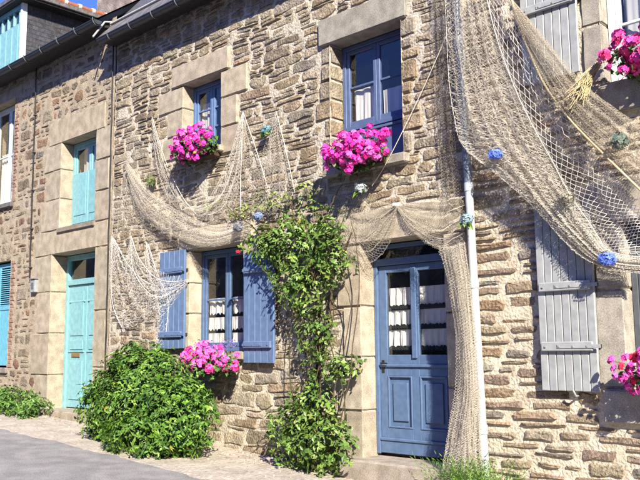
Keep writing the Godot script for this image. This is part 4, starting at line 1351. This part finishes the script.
# ------------------------------------------------------------------ flowers and shrubs
func flowers() -> void:
	var pink := Color(0.80, 0.045, 0.42)
	var light := Color(0.85, 0.13, 0.52)
	flower_box("magenta geraniums on the upper sill above the swagged net", Vector3(-3.14, 4.19, 0.24), Vector3(0.52, 0.27, 0.2), [pink, light], 60)
	flower_box("magenta geraniums below the blue window above the front door", Vector3(0.0, 3.53, 0.24), Vector3(0.48, 0.24, 0.2), [pink, light, Color(0.72, 0.03, 0.33)], 76)
	var t := flower_box("pink geraniums with purple lobelia on the ground floor sill", Vector3(-2.68, 1.08, 0.26), Vector3(0.55, 0.22, 0.2), [Color(0.85, 0.07, 0.36), light], 60)
	foliage(t, [[Vector3(-2.75, 1.3, 0.16), Vector3(0.45, 0.1, 0.12)]], 500, 0.025, 0.02, [Color(0.16, 0.08, 0.45), Color(0.22, 0.12, 0.5), Color(0.05, 0.1, 0.03)], 2, 0.2, "lobelia", 0.0, "petal")
	flower_box("crimson and magenta geraniums at the white framed upper window", Vector3(3.55, 3.86, 0.2), Vector3(0.54, 0.26, 0.2), [Color(0.68, 0.08, 0.46), Color(0.78, 0.06, 0.36), Color(0.72, 0.05, 0.22)], 64)
	flower_box("pink geraniums with a few red heads beside the lower grey shutter", Vector3(3.42, 1.0, 0.2), Vector3(0.5, 0.22, 0.18), [Color(0.74, 0.11, 0.52), Color(0.80, 0.09, 0.45), Color(0.78, 0.07, 0.40), Color(0.75, 0.03, 0.08)], 56)
	# hydrangea heads tucked in the nets
	var blue := Color(0.13, 0.22, 0.70)
	var dull := Color(0.24, 0.34, 0.38)
	var hy := [
		["bright blue hydrangea head on the beige net bundle", Vector3(1.89, 3.14, 0.32), 0.072, blue, 0],
		["bright blue hydrangea head at the lower corner of the coarse net", Vector3(2.97, 1.99, 0.3), 0.072, blue, 0],
		["faded grey hydrangea head above the lower grey shutter", Vector3(2.6, 2.6, 0.28), 0.07, Color(0.33, 0.31, 0.24), 0],
		["grey green hydrangea head on the brown net below the sill", Vector3(3.18, 3.02, 0.38), 0.085, Color(0.12, 0.17, 0.14), 0],
		["grey blue hydrangea head with leaves on the drainpipe", Vector3(1.44, 2.54, 0.2), 0.07, dull, 1],
		["teal hydrangea head with a leaf near the top of the net peaks", Vector3(-1.73, 4.15, 0.12), 0.065, Color(0.14, 0.30, 0.34), 1],
		["white flecked hydrangea head with leaf under the magenta geraniums", Vector3(-0.03, 3.1, 0.17), 0.075, Color(0.42, 0.48, 0.48), 1],
		["dull blue hydrangea head where the swag meets the rose", Vector3(-1.75, 2.96, 0.24), 0.06, Color(0.2, 0.28, 0.45), 0],
		["dark hydrangea head on the knot of the swag", Vector3(-2.22, 2.86, 0.2), 0.06, Color(0.18, 0.2, 0.24), 0],
		["withered green hydrangea head left of the upper geraniums", Vector3(-4.4, 3.88, 0.12), 0.085, Color(0.13, 0.16, 0.06), 1],
	]
	for q in hy:
		var o := thing("hydrangea", q[0], "flower", q[1] - Vector3(0, q[2], 0), "hydrangea heads tucked in the nets")
		var m := MeshInstance3D.new()
		m.name = "flower_head"
		m.mesh = umbel(q[3], 60, q[2], 4, 0.027, 1.0)
		m.scale = Vector3(rng.randf_range(0.9, 1.15), rng.randf_range(0.75, 0.95), rng.randf_range(0.85, 1.0))
		m.rotation.z = rng.randf_range(-0.4, 0.4)
		o.add_child(m)
		m.position = Vector3(0, q[2], 0)
		var l := MB.new()
		for k in (6 if q[4] else 0):
			var dd := Vector3(rng.randf_range(-1.2, 1.2), -0.8, rng.randf_range(0.0, 0.8)).normalized()
			l.leaf(q[1] + dd * q[2] * 0.5, dd, (Vector3.BACK + rdir() * 0.6).normalized(), rng.randf_range(0.07, 0.13), 0.055, tint(Color(0.16, 0.26, 0.05), 0.25))
		if q[4]:
			part("leaves", l, M.leaf, o)
	# straw posy under the upper window
	var s := thing("straw_posy", "bundle of dried yellow straw tied under the upper right window", "straw bundle", Vector3(2.85, 3.6, 0.25))
	var sm := MB.new()
	for k in 80:
		var a := Vector3(2.93, 3.86, 0.16) + rdir() * 0.03
		sm.tube([a, Vector3(2.84, 3.68, 0.27) + rdir() * 0.07, Vector3(2.76, 3.5, 0.33) + rdir() * 0.12], 0.004, 0.0025, 3, tint(Color(0.50, 0.42, 0.24), 0.3))
	part("straws", sm, M.twine, s, "", true)

func shrubs() -> void:
	var greens := [Color(0.06, 0.14, 0.02), Color(0.09, 0.19, 0.028), Color(0.035, 0.085, 0.014), Color(0.15, 0.26, 0.04), Color(0.075, 0.16, 0.022)]
	var bush := thing("rounded_shrub", "large rounded glossy green shrub on the pavement below the shuttered window", "shrub", Vector3(-3.8, ground_y(-3.8), 0.55))
	var gy := ground_y(-3.8)
	for k in 9:
		var a := k * 0.7
		stem(bush, [Vector3(-3.8 + 0.15 * cos(a), gy, 0.55 + 0.1 * sin(a)), Vector3(-3.8 + 0.4 * cos(a), gy + 0.5, 0.6 + 0.2 * sin(a)), Vector3(-3.8 + 0.8 * cos(a), gy + 1.1, 0.6 + 0.35 * sin(a))], 0.022, 0.006, Color(0.13, 0.10, 0.06), "branch")
	foliage(bush, [[Vector3(-3.65, 0.52, 0.68), Vector3(1.18, 0.74, 0.58)], [Vector3(-4.3, 0.4, 0.7), Vector3(0.68, 0.56, 0.52)], [Vector3(-2.68, 0.36, 0.84), Vector3(0.68, 0.55, 0.5)], [Vector3(-3.05, 0.1, 1.12), Vector3(0.75, 0.36, 0.38)], [Vector3(-3.85, 0.95, 0.6), Vector3(0.6, 0.42, 0.4)]], 11000, 0.078, 0.034, greens, 3, 0.45, "foliage", 0.1)
	var low := thing("low_shrub", "low spreading green plant at the foot of the wall left of the turquoise door", "shrub", Vector3(-8.2, ground_y(-8.2), 0.3))
	stem(low, [Vector3(-8.2, ground_y(-8.2), 0.25), Vector3(-8.1, 0.35, 0.3), Vector3(-7.9, 0.5, 0.4)], 0.015, 0.005, Color(0.13, 0.1, 0.06))
	foliage(low, [[Vector3(-8.1, 0.32, 0.5), Vector3(0.75, 0.3, 0.42)], [Vector3(-7.4, 0.26, 0.5), Vector3(0.55, 0.27, 0.36)], [Vector3(-9.0, 0.3, 0.5), Vector3(0.7, 0.3, 0.4)]], 2200, 0.08, 0.034, [Color(0.08, 0.17, 0.03), Color(0.11, 0.2, 0.04), Color(0.05, 0.11, 0.02)], 3, 0.3)
	var fern := thing("feathery_shrub", "feathery green plant at the foot of the drainpipe", "shrub", Vector3(1.6, ground_y(1.6), 0.35))
	var fm := MB.new()
	for k in 420:
		var p := Vector3(1.6 + rng.randf_range(-0.3, 0.3), ground_y(1.6), 0.42 + rng.randf_range(-0.15, 0.2))
		var tip := p + Vector3(rng.randf_range(-0.3, 0.3), rng.randf_range(0.2, 0.52), rng.randf_range(-0.15, 0.3))
		var col := tint(greens[rng.randi() % 5], 0.3)
		for q in 12:
			var t := 0.25 + 0.75 * q / 12.0
			var at := p.lerp(tip, t)
			fm.leaf(at, ((tip - p).normalized() + rdir() * 0.9).normalized(), rdir(), 0.05, 0.009, col)
	part("foliage", fm, M.leaf, fern, "", true)
	# the climbing rose
	var rose := thing("climbing_rose", "climbing rose with leafy top growing up between window and blue door", "climber", Vector3(-0.95, ground_y(-0.95), 0.15))
	var gr := ground_y(-0.95)
	var wood := Color(0.20, 0.15, 0.10)
	stem(rose, [Vector3(-0.85, gr, 0.2), Vector3(-0.75, 0.6, 0.16), Vector3(-0.82, 1.3, 0.12), Vector3(-0.75, 2.0, 0.16), Vector3(-1.1, 2.7, 0.15)], 0.028, 0.012, wood)
	stem(rose, [Vector3(-0.95, gr, 0.2), Vector3(-0.9, 0.7, 0.14), Vector3(-0.65, 1.4, 0.12), Vector3(-0.5, 2.1, 0.14), Vector3(-0.2, 2.6, 0.14)], 0.022, 0.01, wood)
	stem(rose, [Vector3(-0.75, 1.9, 0.16), Vector3(-1.4, 2.4, 0.18), Vector3(-1.9, 2.8, 0.16), Vector3(-2.5, 3.2, 0.14)], 0.014, 0.006, wood)
	stem(rose, [Vector3(-0.75, 1.9, 0.16), Vector3(-1.1, 2.8, 0.18), Vector3(-1.3, 3.3, 0.14)], 0.012, 0.005, wood)
	stem(rose, [Vector3(-0.85, 2.4, 0.16), Vector3(-0.5, 3.0, 0.16), Vector3(-0.35, 3.2, 0.12)], 0.012, 0.005, wood)
	for k in 9:
		var x := -1.0 + 0.09 * k
		stem(rose, [Vector3(-0.85 + 0.03 * k - 0.12, gr, 0.2), Vector3(x + rng.randf_range(-0.2, 0.2), 0.5, 0.25), Vector3(x + rng.randf_range(-0.3, 0.3), 1.2 + 0.1 * k, 0.22), Vector3(x * 1.3 + rng.randf_range(-0.5, 0.4), rng.randf_range(1.6, 2.9), 0.28)], 0.009, 0.004, [wood, Color(0.12, 0.14, 0.05)][k % 2])
	var rg := [Color(0.085, 0.165, 0.03), Color(0.115, 0.205, 0.038), Color(0.055, 0.105, 0.022), Color(0.165, 0.25, 0.055)]
	foliage(rose, [[Vector3(-1.2, 2.42, 0.24), Vector3(0.6, 0.42, 0.2)], [Vector3(-1.6, 2.62, 0.24), Vector3(0.45, 0.28, 0.18)], [Vector3(-0.5, 2.3, 0.22), Vector3(0.42, 0.42, 0.17)], [Vector3(-1.0, 1.95, 0.24), Vector3(0.5, 0.4, 0.2)], [Vector3(-0.65, 2.7, 0.2), Vector3(0.4, 0.3, 0.13)], [Vector3(-1.0, 2.85, 0.2), Vector3(0.4, 0.3, 0.12)]], 1600, 0.068, 0.038, rg, 3, 0.12)
	foliage(rose, [[Vector3(-0.78, 1.45, 0.2), Vector3(0.32, 0.4, 0.14)], [Vector3(-0.35, 1.02, 0.2), Vector3(0.34, 0.2, 0.14)], [Vector3(-0.78, 0.8, 0.2), Vector3(0.24, 0.42, 0.13)]], 470, 0.068, 0.038, rg, 3, 0.1)
	foliage(rose, [[Vector3(-1.05, 0.2, 0.3), Vector3(0.5, 0.42, 0.25)], [Vector3(-0.5, 0.12, 0.34), Vector3(0.5, 0.36, 0.25)], [Vector3(-0.75, 0.5, 0.26), Vector3(0.38, 0.32, 0.2)]], 1350, 0.07, 0.039, rg, 3, 0.12)
	foliage(rose, [[Vector3(-2.3, 3.1, 0.12), Vector3(0.35, 0.14, 0.06)], [Vector3(-1.7, 3.2, 0.12), Vector3(0.4, 0.16, 0.06)], [Vector3(-1.1, 3.2, 0.12), Vector3(0.3, 0.15, 0.06)], [Vector3(-2.9, 3.3, 0.1), Vector3(0.25, 0.1, 0.05)]], 260, 0.055, 0.03, [Color(0.16, 0.22, 0.06), Color(0.22, 0.26, 0.08)], 2, 0.1)
	var bl := umbel(Color(0.45, 0.04, 0.05), 16, 0.026, 4, 0.022, 0.4)
	for p in [Vector3(-2.02, 2.5, 0.36)]:
		var o := MeshInstance3D.new()
		o.name = "rose_bloom"
		o.mesh = bl
		rose.add_child(o, true)
		o.position = p - rose.position
	# grit and fallen petals along the foot of the walls
	var lt := MB.new()
	for k in 500:
		var x := rng.randf_range(-9.0, 2.0)
		var z := 0.05 + absf(rng.randfn(0.0, 0.45))
		if z > 1.9:
			continue
		var p := Vector3(x, ground_y(x) + 0.03 + maxf(0.0, 0.25 - z) * 0.08, z)
		if rng.randf() < 0.55:
			lt.leaf(p, Vector3(rng.randf_range(-1, 1), 0.05, rng.randf_range(-1, 1)).normalized(), Vector3.UP, rng.randf_range(0.02, 0.05), 0.02, tint([Color(0.28, 0.2, 0.08), Color(0.16, 0.2, 0.05), Color(0.7, 0.1, 0.35)][rng.randi() % 3], 0.3))
		else:
			var r := rng.randf_range(0.005, 0.013)
			lt.box(p + Vector3(-r, -0.03, -r), p + Vector3(r, r - 0.01, r * 0.8), tint(Color(0.34, 0.3, 0.25), 0.3), r * 0.4)
	var lo := part("fallen_litter", lt, M.petal, self, "scattered grit, dry leaves and petals along the pavement", true)
	lo.set_meta("category", "litter")
